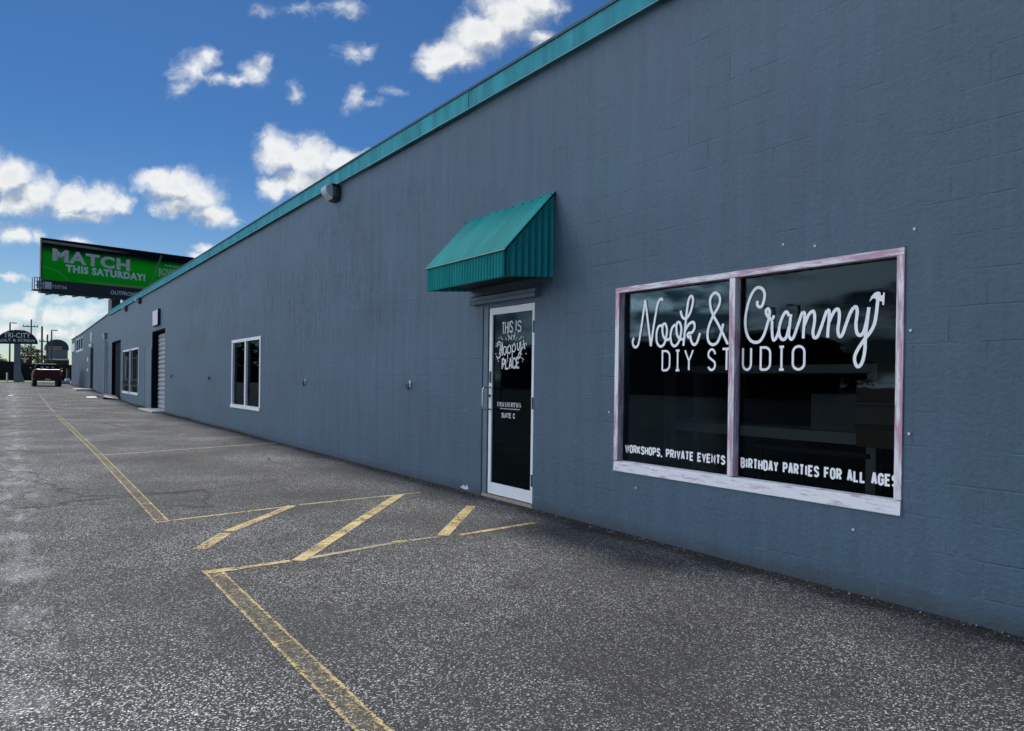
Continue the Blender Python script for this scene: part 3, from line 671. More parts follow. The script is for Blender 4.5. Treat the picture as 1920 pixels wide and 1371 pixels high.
# --- small two-pane window
y0, y1, z0, z1 = H_SM
mb = MB(); mb.box(-.012, .06, y0 + e, y0 + .095, z0, z1 - .075); mb.box(-.012, .06, y1 - .10, y1 - e, z0, z1 - .075); mb.box(-.010, .06, 17.86, 17.98, z0 + .06, z1 - .0755); mb.box(-.014, .06, y0 + e, y1 - e, z1 - .0748, z1 - e); mb.box(-.03, .06, y0 - .02, y1 + .02, z0 - .02, z0 + .062)
sw = mb.build('window', M['white'], bld, bevel=.003)
for a, b in ((y0 + .096, 17.859), (17.981, y1 - .101)): bx(.040, .046, a, b, z0 + .063, z1 - .076).build('pane', M['glass'], sw)
# --- barred windows with curtains, further along
for (y0, y1, z0, z1) in (H_B1, H_B2):
    mb = MB(); mb.box(-.012, .06, y0 + e, y0 + .09, z0, z1 - .08); mb.box(-.012, .06, y1 - .09, y1 - e, z0, z1 - .08); mb.box(-.014, .06, y0 + e, y1 - e, z1 - .0798, z1 - e); mb.box(-.04, .06, y0 - .03, y1 + .03, z0 - .04, z0 + .07)
    fw = mb.build('window', M['white'], bld)
    bx(.05, .056, y0 + .091, y1 - .091, z0 + .071, z1 - .081).build('pane', M['glass'], fw)
    mb = MB(); n = 60
    pts = [(.085 + .02 * math.sin(i * .9) + .02 * math.sin(i * .37), y0 + .1 + (y1 - y0 - .2) * i / n) for i in range(n + 1)]
    for (xa, ya), (xb, yb) in zip(pts, pts[1:]):
        if math.sin(ya * 7.0) > -.55: mb.face([(xa, ya, z0 + .5), (xb, yb, z0 + .5), (xb, yb, z1 - .3), (xa, ya, z1 - .3)])
    mb.build('curtain', M['white'], fw)
    mb = MB()
    for k in range(4): yb = y0 + .28 + (y1 - y0 - .56) * k / 3; mb.tube([(-.02, yb, z0 + .07), (-.02, yb, z1 - .09)], .022, 6)
    for zb in (z0 + .35, z0 + .62, z1 - .45): mb.tube([(-.021, y0 + .1, zb), (-.021, y1 - .1, zb)], .02, 6)
    for k in range(6): yc = y0 + .3 + (y1 - y0 - .6) * k / 5; mb.tube([(-.021, yc + .16 * math.cos(a_ * .628), z0 + .48 + .11 * math.sin(a_ * .628)) for a_ in range(11)], .012, 5)
    mb.build('security_bars', M['black_metal'], fw)
# --- roller door in its dark jamb, dark doorway, flush hatch
y0, y1, z0, z1 = H_ROLL
mb = MB(); n = 17
prof = []
for k in range(n * 6 + 1):
    z = .10 + (2.95 - .10) * k / (n * 6); prof.append((.245 + .035 * abs(math.sin(math.pi * k / 6)) * -1, z))
for (xa, za), (xb, zb) in zip(prof, prof[1:]): mb.face([(xa, y1 - .02, za), (xa, y0, za), (xb, y0, zb), (xb, y1 - .02, zb)])
mb.build('roller_door', simple('galvanised_slats', (0.36, 0.38, 0.41), 0.45, metal=.2, var=.15, scale=2), bld)
mb = MB(); mb.box(.003, .27, y1 - .022, y1 - .003, .06, z1 - .004); mb.box(.004, .26, y0 + .003, y1 - .023, z1 - .03, z1 - .005); mb.box(.27, .30, y0 - .3, y1 + .3, -.1, 3.4); mb.build('door_jamb', M['dark_blue'], bld)
bx(-.42, .25, y0 - .05, y1 + .35, -.1, .105).build('threshold', M['concrete'], bld, bevel=.015)
y0, y1, z0, z1 = H_DARK
mb = MB(); mb.box(.16, .2, y0 - .1, y1 + .1, .0, z1 + .2); mb.box(.003, .158, y1 - .03, y1 - .003, .1, z1 - .003); mb.box(.004, .157, y0 + .003, y1 - .031, z1 - .04, z1 - .004)
for k in range(5): mb.box(.15, .1605, y0 + .25, y1 - .25, .45 + k * .53, .85 + k * .53)
mb.build('overhead_door', M['dark_blue'], bld)
mb = MB(); y0, y1, z0, z1 = H_HATCH; mb.box(-.022, -.002, y0, y1 - .16, z0, z1); mb.box(-.03, -.022, y0 + .2, y0 + .28, 1.2, 1.3); hp = mb.build('service_door', M['trim_blue'], bld, bevel=.004)
bx(-.012, -.001, y1 - .155, y1, z0, z1 + .03).build('jamb', M['dark_blue'], hp)
# --- old fixing plugs round the studio window, spalled paint at the base
for (y, z) in ((3.361, 2.297), (3.111, 2.251), (2.442, 2.257), (2.456, 1.654), (2.456, 1.036), (5.178, 1.054), (4.816, .419), (2.806, .404)):
    mb = MB(); mb.tube([(.002, y, z), (-.006, y, z)], .008, 8); mb.box(-.007, -.003, y - .009, y + .007, z + .002, z + .009); mb.build('wall_plug', M['vinyl_dull'], bld)
mb = MB(); mb.prism([(-.004, 7.86, .05), (-.004, 7.78, .085), (-.004, 7.74, .065), (-.004, 7.70, .10), (-.004, 7.66, .05), (-.004, 7.74, .035)], (.003, 0, 0)); mb.build('paint_chip', M['vinyl_dull'], bld)
# --- rooms behind the glass
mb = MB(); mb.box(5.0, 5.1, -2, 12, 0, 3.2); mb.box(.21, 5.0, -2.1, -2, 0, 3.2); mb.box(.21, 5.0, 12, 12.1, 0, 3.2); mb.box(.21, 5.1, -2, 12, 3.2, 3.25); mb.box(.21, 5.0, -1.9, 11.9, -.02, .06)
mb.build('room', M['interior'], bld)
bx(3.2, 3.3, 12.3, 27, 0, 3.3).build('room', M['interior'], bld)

# ------------------------------------------------------------------ things inside the studio
sh = thing('display_shelf', 'pale shelf unit standing inside the studio behind the big window', 'shelf', loc=(1.0, 4.38, .06))
bx(0, .5, -1.12, 1.12, 1.36, 1.43).build('shelf_board', M['shelf'], sh); bx(0, .5, -1.12, 1.12, .80, .89).build('shelf_board', M['shelf'], sh)
for yy in (-1.12, 1.04):
    for xx in (0, .42): bx(xx, xx + .08, yy, yy + .08, 0, 1.359).build('leg', M['shelf'], sh)
for k, (c, l) in enumerate((((.30, .20, .15), 'tan storage box at the bottom of the stack inside the window'), ((.36, .31, .28), 'cream storage box in the middle of the stack inside the window'), ((.28, .15, .15), 'dull pink storage box on top of the stack inside the window'))):
    b = MB(); b.box(-.2, .2, -.17, .17, 0, .14); b.box(-.21, .21, -.18, .18, .141, .165)
    o = b.build('storage_box', simple('box_card_%d' % k, c, .8), None, bevel=.006, loc=(.95, 3.10, .87 + k * .167)); tag(o, l, 'box', 'boxes stacked inside the studio window')
tb = thing('craft_table', 'low dark table inside the studio below the pale shelf boards', 'table', loc=(1.35, 3.85, .06))
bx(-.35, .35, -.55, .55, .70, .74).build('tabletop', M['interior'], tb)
for a in (-.32, .28):
    for b_ in (-.52, .48): bx(a, a + .04, b_, b_ + .04, 0, .70).build('leg', M['interior'], tb)
sh2 = bx(-.16, .16, -.22, .22, 0, .30).build('supply_crate', simple('grey_crate', (.30, .33, .34), .8), None, bevel=.01, loc=(1.22, 3.65, .951)); tag(sh2, 'pale crate standing on the lower board of the shelf inside the studio', 'crate')

# ------------------------------------------------------------------ awning over the door
aw = thing('door_awning', 'corrugated teal metal awning over the white glass door', 'awning', loc=(0, 6.88, 2.3))
def corr(mb, n, f, amp_dir, pitch, L, amp=.006, sharp=False):
    # f(s, k): point on edge k at distance s along; amp_dir: wave direction
    A = Vector(amp_dir); m = int(L / pitch * 8); prev = None
    for i in range(m + 1):
        s_ = L * i / m; w_ = A * (amp * ((2 * abs(math.cos(math.pi * s_ / pitch)) - 1) if sharp else math.cos(2 * math.pi * s_ / pitch))); cur = [f(s_, k) + w_ for k in range(n)]
        if prev:
            for k in range(n - 1): mb.face([prev[k], cur[k], cur[k + 1], prev[k + 1]])
        prev = cur
YA, YB = -.82, .78; PT = .0555
mb = MB(); corr(mb, 2, lambda s_, k: Vector((-.003, YA - .035 + s_, .905)) if k == 0 else Vector((-.585, YA - .035 + s_, .276)), (-.7, 0, .7), PT, 1.675, .0075)
o = mb.build('roof_panel', M['awning_teal'], aw); mo = o.modifiers.new('s', 'SOLIDIFY'); mo.thickness = .003
mb = MB(); corr(mb, 2, lambda s_, k: Vector((-.556, YA + s_, .280 if k == 0 else .022)), (-1, 0, 0), PT, 1.60, .026, True)
o = mb.build('valance', M['awning_teal'], aw); mo = o.modifiers.new('s', 'SOLIDIFY'); mo.thickness = .003
for yy, d in ((YA, -1), (YB, 1)):
    mb = MB(); corr(mb, 2, lambda s_, k: Vector((-.004 - s_, yy, (.875 - s_ * 1.09) if k == 0 else (.062 - s_ * .07))), (0, d, 0), PT * 1.4, .546, .014, True)
    o = mb.build('side_panel', M['awning_teal'], aw); mo = o.modifiers.new('s', 'SOLIDIFY'); mo.thickness = .003
bx(-.535, -.005, YA + .012, YB - .012, .085, .095).build('underside_shade', M['black_metal'], aw)  # added black sheet stands in for the shade under the awning
mb = MB(); mb.tube([(-.590, YA - .035, .271), (-.590, YA + 1.64, .271)], .006, 6)
for i in range(11): mb.tube([(-.05, YA - .03 + .17 * i, .870), (-.055, YA - .03 + .17 * i, .880)], .008, 6)
mb.build('edge_trim', M['teal_dark'], aw)

# ------------------------------------------------------------------ wall lamps under the roof edge
def wall_lamp(name, label, loc, s=1.0):
    t = thing(name, label, 'wall lamp', 'wall lamps along the roof edge', loc=loc)
    mb = MB(); rings = []
    for x, r in ((0, .17), (-.03, .175), (-.09, .165), (-.125, .14)):
        rings.append([(x * s, (math.copysign(abs(math.cos(a)) ** .6, math.cos(a)) * r * 1.12) * s, (math.copysign(abs(math.sin(a)) ** .6, math.sin(a)) * r * .86) * s) for a in [2 * math.pi * k / 20 for k in range(20)]])
    mb.loft(rings); mb.box(-.16 * s, -.02 * s, -.17 * s, .17 * s, .125 * s, .145 * s); mb.build('housing', M['lamp_housing'], t, bevel=.004)
    mb = MB(); mb.loft([[(-.126 * s, y * s, z * s) for y, z in ((-.15, -.12), (.15, -.12), (.15, .12), (-.15, .12))], [(-.225 * s, y * s, z * s) for y, z in ((-.13, -.03), (.13, -.03), (.14, .115), (-.14, .115))], [(-.255 * s, y * s, z * s) for y, z in ((-.12, .02), (.12, .02), (.13, .10), (-.13, .10))]])
    mb.build('lens', M['lens'], t, bevel=.006)
    return t
M['lamp_housing'] = simple('dark_bronze_lamp_metal', (0.03, 0.035, 0.038), 0.5, var=.3, scale=12)
M['lens'] = simple('prismatic_lens', (0.55, 0.58, 0.58), 0.2, var=.25, scale=40, bump=.8, bscale=70)
wall_lamp('wall_lamp', 'large wall lamp with pale lens under the teal roof edge left of the awning', (-.003, 12.12, 4.39), .92)
wall_lamp('wall_lamp', 'small dark wall lamp under the roof edge nearest the building joint', (-.003, 39.8, 4.50), .85)
wall_lamp('wall_lamp', 'small dark wall lamp at the roof edge left of the white box sign', (-.003, 35.2, 4.50), .85)
# ------------------------------------------------------------------ box sign over the roller door
bs = thing('box_sign', 'small white box sign above the roller door', 'sign', loc=(0, 30.65, 3.5))
bx(-.09, -.001, -.62, .62, -.30, .30).build('cabinet', M['black_metal'], bs); bx(-.098, -.0905, -.59, .59, -.27, .27).build('sign_face', simple('sun_bleached_sign_face', (.70, .68, .72), .5, var=.12, scale=3), bs)
# ------------------------------------------------------------------ tie rings on the wall
for k, (y, z, l) in enumerate(((9.252, 1.25, 'rusty tie ring on the wall nearest the awning'), (13.62, 1.25, 'rusty tie ring on the wall midway to the small window'), (21.655, 1.3, 'dark tie ring on the wall just past the small window'), (27.49, 1.34, 'dark tie ring on the wall beside the roller door'))):
    t = thing('tie_ring', l, 'wall ring', 'tie rings along the block wall', loc=(0, y, z))
    mb = MB(); mb.box(-.012, -.001, -.022, .022, -.02, .06); mb.tube([(-.01, 0, .02), (-.045, 0, .02)], .010, 6); mb.build('bracket', M['vinyl_dull'] if k < 2 else M['black_metal'], t)
    mb = MB(); mb.tube([(-.04 - .004 * math.sin(a * .7), .032 * math.cos(a * .698), -.015 + .045 * math.sin(a * .698)) for a in range(10)], .008, 6); mb.build('ring', M['black_metal'], t)

# ------------------------------------------------------------------ lower building joined to the far end
fb = thing('annex_building', 'lower blue-grey building joined to the far end with dark doorway', 'building', loc=(.05, 47.2, 0))
RT = [(0, 4.88), (8, 4.80), (21, 4.66), (33.3, 4.64)]
mb = MB(); fholes = [(10.7, 13.2, -.3, 3.22), (19.7, 27.2, 3.33, 4.36)]
wall_holes(mb, .03, 33.3, -.3, lambda y: interp(RT, y), fholes)
mb.face([(0, 33.3, -.3), (0, 33.3, 4.64), (20, 33.3, 4.64), (20, 33.3, -.3)]); mb.face([(0, .03, 4.875), (20, .03, 4.875), (20, 33.3, 4.635), (0, 33.3, 4.635)])
mb.build('wall', M['wall_far'], fb)
mb = MB(); mb.loft([[(-.04, y, interp(RT, y) - .07), (-.04, y, interp(RT, y) + .02), (.3, y, interp(RT, y) + .02), (.3, y, interp(RT, y) - .07)] for y in (.03, 8, 21, 33.35)]); mb.build('roof_edge', M['black_metal'], fb)
mb = MB(); mb.box(.10, .15, 10.6, 13.3, 0, 3.3); mb.build('door', M['dark_blue'], fb)
bx(-1.05, .0, 9.6, 13.4, .2, .44).build('step', M['concrete'], fb, bevel=.02)
mb = MB(); y0, y1, z0, z1 = 19.7, 27.2, 3.33, 4.36
mb.box(-.03, .05, y0, y1, z0 - .05, z0 + .09); mb.box(-.02, .05, y0, y1, z1 - .06, z1 - .002); 
for k in range(4): yb = y0 + (y1 - y0 - .16) * k / 3; mb.box(-.02, .05, yb + .001, yb + .159, z0 + .091, z1 - .061)
cw = mb.build('window', M['white'], fb); bx(.03, .04, y0 + .02, y1 - .02, z0 + .092, z1 - .062).build('pane', M['glass'], cw)
bx(.2, .22, y0 - .1, y1 + .1, z0 - .1, z1 + .1).build('blind', simple('grey_green_blind', (.20, .28, .27), .8), cw)
mb = MB(); mb.box(-.09, -.05, 1.6, 1.75, .3, 3.3); mb.box(-.11, -.001, 1.58, 1.82, 3.0, 3.05); mb.tube([(-.07, 2.35, .3), (-.07, 2.35, 3.35)], .06, 8); mb.prism([(-.16, 1.95, 3.75), (-.16, 3.0, 3.75), (-.12, 2.75, 3.45), (-.12, 2.2, 3.45)], (.16, 0, 0)); mb.box(-.18, -.001, 1.9, 3.05, 3.752, 3.80)
mb.build('downspout', simple('pale_grey_gutter_metal', (.34, .38, .42), .5), fb)
o = bx(-.06, -.004, 28.6, 33.0, 3.45, 4.15); sg = o.build('notice_board', M['white'], None, loc=(.05, 47.2, 0)); tag(sg, 'white sign board high on the far corner of the annex', 'sign')
mb = MB(); mb.box(-.12, -.001, -1.0, 1.0, -.11, .09); mb.box(-.128, -.1205, -.8, .8, -.08, .06); o = mb.build('door_light', M['shelf'], None, loc=(.05, 59.2, 3.42)); tag(o, 'pale box light above the dark annex doorway', 'wall lamp')
o = bx(-.05, -.001, -.35, .35, -.32, .30).build('wall_plate', M['white'], None, loc=(.05, 59.4, 4.0)); tag(o, 'narrow white plate high above the annex doorway light', 'sign')
for z, h in ((2.5, .30), (1.75, .22)):
    o = bx(-.02, -.001, -.35, .35, -h / 2, h / 2).build('address_plate', M['white'], None, loc=(.05, 62.4, z)); tag(o, 'upper white plate beside the annex doorway' if z > 2 else 'lower white plate beside the annex doorway', 'sign', 'plates beside the annex doorway')

# ------------------------------------------------------------------ litter by the dark doorway and in the lot
def lump(name, pts, h, mat, loc, seed):
    r = random.Random(seed); mb = MB(); n = len(pts); c = Vector((sum(p[0] for p in pts) / n, sum(p[1] for p in pts) / n))
    rings = []
    for k, (f, z) in enumerate(((1, 0), (.97, .6), (.8, 1.0), (.4, .8 + .3 * r.random()))):
        rings.append([(c.x + (p[0] - c.x) * f * r.uniform(.92, 1.05), c.y + (p[1] - c.y) * f * r.uniform(.92, 1.05), h * z * r.uniform(.8, 1.1) if k else 0) for p in pts])
    mb.loft(rings); return mb.build(name, mat, None, loc=loc)
o = lump('rubber_mat', [(-.75, -2.2), (-.1, -2.4), (-.05, 1.9), (-.5, 2.3), (-.8, 1.0), (-.6, -.6)], .14, M['black_metal'], (0, 44.2, gz(44.2)), 2); tag(o, 'crumpled black mat lying along the dark doorway', 'mat')
o = lump('cardboard_sheet', [(-.22, -.6), (.2, -.5), (.25, .3), (0, .6), (-.25, .25)], .04, M['shelf'], (-1.05, 44.5, gz(44.5)), 5); tag(o, 'flattened white cardboard lying beside the black mat', 'cardboard')
o = lump('paper_scrap', [(-.10, -.4), (.12, -.3), (.09, .4), (-.12, .2)], .03, M['shelf'], (-4.55, 46.6, gz(46.6)), 8); tag(o, 'white paper scrap lying far out on the asphalt', 'litter')

gr = random.Random(11); mb = MB()
for i in range(5200):
    y = .4 + 26 * gr.random() ** 1.7; x = -abs(gr.gauss(0, .075)) - .004
    if 6.3 < y < 7.4 and gr.random() < .5: continue
    r = gr.uniform(.003, .010); z = gz(y); an = gr.uniform(0, 6.28)
    q = [(x + r * math.cos(an + a) * gr.uniform(.6, 1.2), y + r * 1.4 * math.sin(an + a) * gr.uniform(.6, 1.2)) for a in (0, 2.1, 4.2)]
    b = len(mb.v); mb.v += [(a, c, z) for a, c in q] + [(x, y, z + r * gr.uniform(.5, 1.1))]
    mb.f += [(b, b + 1, b + 3), (b + 1, b + 2, b + 3), (b + 2, b, b + 3)]; mb.uv += [None] * 3
wm = MB()
for i in range(900):
    y = gr.choice((gr.gauss(18.5, 1.2), gr.gauss(25.5, 1.6), gr.gauss(34.3, .6), gr.uniform(16, 34))); x = -abs(gr.gauss(0, .07)) - .01; z = gz(y); h = gr.uniform(.02, .09); an = gr.uniform(0, 6.28); lx, ly = math.cos(an), math.sin(an); w_ = .004
    wm.face([(x - ly * w_, y + lx * w_, z), (x + ly * w_, y - lx * w_, z), (x + lx * h * .5, y + ly * h * .5, z + h)])
def gritmat():
    m, t, o = newmat('grit_and_leaf_crumbs')
    rnd_ = t.node('ShaderNodeNewGeometry').outputs['Random Per Island']
    col = t.mix(t.rng(rnd_, 0.1, 0.7), (.018, .017, .015), (.06, .05, .04)); col = t.mix(t.rng(rnd_, 0.88, 0.93), col, (.32, .31, .29))
    b_ = t.node('ShaderNodeBsdfPrincipled', {'Base Color': col, 'Roughness': .9}); t.l.new(b_.outputs[0], o.inputs[0]); return m
o = mb.build('grit', gritmat(), None); tag(o, 'dark grit and leaf crumbs gathered along the foot of the block wall', 'grit', kind='stuff')
o = wm.build('weeds', simple('yellow_green_weeds', (.13, .14, .04), .9, var=.3), None); tag(o, 'thin yellow green weeds at the wall foot near the small window and roller door', 'weeds', kind='stuff')
# ------------------------------------------------------------------ billboard on its column
ANG = math.atan2(4.0, 15.6)
bb = thing('billboard', 'tall green and black billboard on a column behind the roof', 'billboard', loc=(-1.98, 94.0, .5), rz=ANG)
BW = 16.15
def bbmat():
    m, t, o = newmat('printed_green_poster')
    X, Y, Z = t.sep(t.node('ShaderNodeTexCoord').outputs['Object'])
    v = t.rng(Z, 10.95, 15.3); uu = t.math('DIVIDE', X, BW)
    wob = t.math('MULTIPLY', t.math('SUBTRACT', t.noise(t.comb(uu, 0.0, v), 3.0, 3), 0.5), 0.25)
    f = t.rng(t.math('ADD', v, wob), 0.56, 0.86, smooth=True)
    col = t.mix(f, (0.006, 0.58, 0.02), (0.005, 0.010, 0.015))
    mid = t.math('MULTIPLY', t.rng(t.math('ABSOLUTE', t.math('SUBTRACT', uu, 0.62)), 0.25, 0.0, smooth=True), t.rng(t.math('ABSOLUTE', t.math('SUBTRACT', v, 0.45)), 0.3, 0.0, smooth=True))
    col = t.mix(t.math('MULTIPLY', mid, 0.35), col, (0.02, 0.80, 0.02))
    # cream brush strokes: along the upper left and lower right
    s1 = t.math('ABSOLUTE', t.math('SUBTRACT', v, t.math('MULTIPLY_ADD', uu, -0.05, 0.925)))
    b1 = t.math('MULTIPLY', t.rng(t.math('MULTIPLY_ADD', t.noise(t.comb(t.math('MULTIPLY', uu, 3.0), 0.0, t.math('MULTIPLY', v, 60.0)), 1.0, 4), 0.03, s1), 0.055, 0.030), t.rng(uu, 0.56, 0.30))
    s2 = t.math('ABSOLUTE', t.math('SUBTRACT', v, t.math('MULTIPLY_ADD', uu, -0.035, 0.045)))
    b2 = t.math('MULTIPLY', t.rng(t.math('MULTIPLY_ADD', t.noise(t.comb(t.math('MULTIPLY', uu, 3.0), 0.0, t.math('MULTIPLY', v, 60.0)), 1.0, 4), 0.03, s2), 0.05, 0.028), t.rng(uu, 0.20, 0.45))
    col = t.mix(t.math('MULTIPLY', t.math('MAXIMUM', b1, b2), 0.85), col, (0.42, 0.34, 0.24))
    b = t.node('ShaderNodeBsdfPrincipled', {'Base Color': col, 'Roughness': 0.8, 'Specular IOR Level': 0.1}); t.l.new(b.outputs[0], o.inputs[0]); return m
bx(0, BW, 0, .35, 10.95, 15.25).build('poster_panel', bbmat(), bb)
mb = MB(); mb.box(-.12, 0, -.05, .4, 10.9, 15.3); mb.box(BW, BW + .12, -.05, .4, 10.9, 15.3); mb.box(-.12, BW + .12, -.05, .4, 15.255, 15.34)
mb.build('poster_frame', M['black_metal'], bb)
mb = MB(); mb.box(-.1, BW + .1, .02, .9, 9.55, 10.93)
for k in range(12): mb.box(.6 + k * 1.3, .8 + k * 1.3, -.4, 1.0, 9.40, 9.55)
mb.build('apron', M['black_metal'], bb)
bx(7.0, 7.95, .2, 1.2, 0, 9.5).build('column', M['black_metal'], bb)
mb = MB()
mb.box(-1.05, .9, -1.0, -.2, 9.62, 9.75)
for x_ in (-1.0, -.55, -.1): mb.box(x_, x_ + .06, -1.0, -.94, 9.75, 11.0); mb.box(x_, x_ + .06, -.3, -.24, 9.75, 11.0)
for z_ in (10.15, 10.55, 10.95): mb.box(-1.0, -.05, -1.01, -.97, z_, z_ + .06)
mb.build('catwalk', M['black_metal'], bb); bx(-.55, .85, -.19, -.06, 9.95, 10.7).build('control_box', M['white'], bb)
lm = simple('poster_grey_ink', (.82, .78, .72), .7, spec=.1); lw = simple('poster_white_ink', (.92, .94, .92), .7, spec=.1)
mb = MB(); bfont(mb, 'MATCH', (.95, -.012, 13.02), (7.9, 0, -.25), (0, 0, 1.35), (0, 0, 0), bold=.045); mb.build('headline_lettering', lm, bb)
mb = MB(); bfont(mb, 'THIS SATURDAY!', (2.25, -.014, 11.98), (8.3, 0, -.12), (0, 0, .82), (0, 0, 0), bold=.05); mb.build('headline_lettering', lw, bb)
mb = MB(); bfont(mb, 'ROWDIES', (12.1, -.013, 12.55), (2.9, 0, 0), (0, 0, 1.0), (0, 0, 0), bold=.012, warp=lambda s_, t_: (s_, t_ * (1 - .25 * math.sin(math.pi * s_)) + .32 * math.sin(math.pi * s_)))
bfont(mb, 'TAMPA BAY', (12.7, -.013, 13.85), (1.75, 0, -.02), (0, 0, .24), (0, 0, 0)); mb.build('logo_lettering', simple('poster_pale_green_ink', (.70, .85, .62), .7, spec=.1), bb)
mb = MB()
for (a, b) in (((11.2, 11.5), (12.45, 15.1)), ((11.05, 11.4), (12.28, 15.1))):
    mb.prism([(a[0], -.012, a[1]), (a[0] + .06, -.012, a[1]), (b[0] + .06, -.012, b[1]), (b[0], -.012, b[1])], (0, .004, 0))
for k in range(9): an = rad(95 - 9 * k); an2 = rad(95 - 9 * (k + 1)); mb.prism([(.25 + 2.2 * math.cos(an), -.012, 10.6 + 1.6 * math.sin(an)), (.25 + 2.26 * math.cos(an), -.012, 10.6 + 1.66 * math.sin(an)), (.25 + 2.26 * math.cos(an2), -.012, 10.6 + 1.66 * math.sin(an2)), (.25 + 2.2 * math.cos(an2), -.012, 10.6 + 1.6 * math.sin(an2))], (0, .004, 0))
mb.build('pitch_markings', simple('poster_pale_line', (.22, .42, .24), .6), bb)
mb = MB(); bfont(mb, 'OUTFRONT', (6.8, -.003, 10.0), (3.0, 0, 0), (0, 0, .44), (0, 0, 0), bold=.01); bfont(mb, '72073A', (.95, -.003, 10.1), (1.45, 0, 0), (0, 0, .36), (0, 0, 0)); mb.build('owner_lettering', lw, bb)
mb = MB(); bfont(mb, 'ROWDIESSOCCER', (11.9, -.013, 11.55), (1.8, 0, 0), (0, 0, .16), (0, 0, 0)); mb.build('caption_lettering', simple('poster_yellow_ink', (.55, .50, .08), .6), bb)

# ------------------------------------------------------------------ hardware-shop pole sign
ps = thing('pole_sign', 'arched black and white pole sign on a thick grey post', 'sign', loc=(-4.06, 101.0, .5))
mb = MB(); mb.box(-.31, .31, -.2, .2, 0, 5.6); mb.prism([(.31, -.15, 0), (.75, -.15, 0), (.31, -.15, 1.4)], (0, .3, 0)); mb.build('post', simple('blue_grey_post', (.20, .24, .28), .6), ps)
pts = [(-2.0, 4.22), (1.93, 4.30)] + [(1.93 * math.cos(rad(a)), 4.30 + 1.58 * math.sin(rad(a))) for a in (8, 18, 28, 38, 48, 58, 68, 76)] + [(.42, 5.72), (.38, 5.82), (-.32, 5.82), (-.36, 5.70)] + [(-2.0 * math.cos(rad(a)), 4.22 + 1.62 * math.sin(rad(a))) for a in (78, 68, 58, 48, 38, 28, 18, 8)]
mb = MB(); mb.prism([(x, -.45, z) for x, z in pts], (0, .2, 0)); mb.build('panel', simple('black_sign_panel', (.012, .016, .022), .5), ps)
mb = MB(); bfont(mb, 'TRI-CITY', (-1.28, -.46, 4.92), (2.50, 0, 0.03), (0, 0, .58), (0, 0, 0), bold=.02); bfont(mb, 'BOLT & SCREW', (-1.80, -.46, 4.42), (3.48, 0, .07), (0, 0, .30), (0, 0, 0), bold=.02, warp=lambda s_, t_: (s_, t_ + .25 * math.sin(math.pi * s_))); mb.build('lettering', M['vinyl'], ps)

# ------------------------------------------------------------------ pickup truck
red = simple('dark_red_car_paint', (.10, .006, .008), .35, var=.05, spec=.3); chrome = simple('bright_trim', (.75, .76, .78), .25, metal=.5)
tk = thing('pickup_truck', 'dark red pickup truck parked beyond the annex, seen from behind', 'pickup truck', loc=(-2.26, 67.0, gz(67)))
def sec(y, hw, top, k=1.0): 
    half = [(.78, .42), (.96, .50), (.99, .78), (.98, .98), (.88 * k, top - .05), (.82 * k, top)]
    return [(x * hw, y, z) for x, z in half] + [(-x * hw, y, z) for x, z in reversed(half)]
mb = MB(); mb.loft([sec(.0, .97, 1.27), sec(.12, 1.0, 1.28), sec(1.9, 1.0, 1.28), sec(3.6, 1.0, 1.26), sec(3.8, 1.0, 1.18), sec(5.2, .96, 1.08), sec(5.5, .86, .98)]); mb.build('body', red, tk, bevel=.02)
def ring(z, x, ya, yb): return [(-x, ya, z), (x, ya, z), (x, yb, z), (-x, yb, z)]
mb = MB(); mb.loft([ring(1.27, .80, 1.75, 3.85), ring(1.70, .68, 1.95, 3.15), ring(1.75, .62, 2.05, 3.05)]); mb.build('cab', simple('dark_cab_paint', (.012, .004, .006), .6, var=.05, spec=.1), tk, bevel=.02)
mb = MB(); mb.prism([(-.68, 1.755, 1.33), (.68, 1.755, 1.33), (.60, 1.915, 1.66), (-.60, 1.915, 1.66)], (0, -.012, 0)); mb.build('rear_window', simple('dark_car_glass', (.008, .009, .012), .4, spec=.15), tk)
mb = MB()
for x_ in (-.66, .66): mb.prism([(x_ + .135 * (1 if x_ > 0 else -1), 2.0, 1.33), (x_ + .135 * (1 if x_ > 0 else -1), 3.5, 1.33), (x_ + .035 * (1 if x_ > 0 else -1), 3.05, 1.66), (x_ + .035 * (1 if x_ > 0 else -1), 2.1, 1.66)], (.012, 0, 0))
mb.build('side_window', simple('dark_side_glass', (.01, .012, .015), .08), tk)
mb = MB(); mb.box(-.76, .76, -.035, -.003, .66, 1.235); mb.box(-.2, .2, -.045, -.036, 1.05, 1.13); mb.build('tailgate', red, tk, bevel=.01)
bx(-.77, .77, -.05, .06, 1.237, 1.30).build('trim_strip', chrome, tk, bevel=.01)
for x_ in (-.94, .78): bx(x_, x_ + .16, -.03, .06, .80, 1.16).build('tail_light', simple('red_light_lens', (.30, .02, .02), .2), tk, bevel=.01)
mb = MB(); mb.box(-.93, .93, -.16, -.005, .44, .62); mb.build('bumper', M['black_metal'], tk, bevel=.02)
bx(-.15, .15, -.168, -.161, .47, .60).build('licence_plate', M['shelf'], tk)
for x_ in (-.80, .80):
    for y_ in (1.1, 4.5):
        mb = MB(); mb.tube([(x_ - .14, y_, .38), (x_ + .14, y_, .38)], .38, 20); w_ = mb.build('wheel', M['black_metal'], tk, smooth=False, bevel=.02)
        s_ = 1 if x_ > 0 else -1
        mb = MB(); mb.tube([(x_ + .1 * s_, y_, .38), (x_ + .148 * s_, y_, .38)], .23, 14); mb.build('rim', chrome, w_)
for x_ in (-1.12, .96): bx(x_, x_ + .16, 3.3, 3.4, 1.25, 1.42).build('mirror', M['black_metal'], tk, bevel=.02)
mb = MB()
for x_ in (-.4, -.05, .3): mb.box(x_, x_ + .16, 1.70, 1.73, 1.40, 1.52)
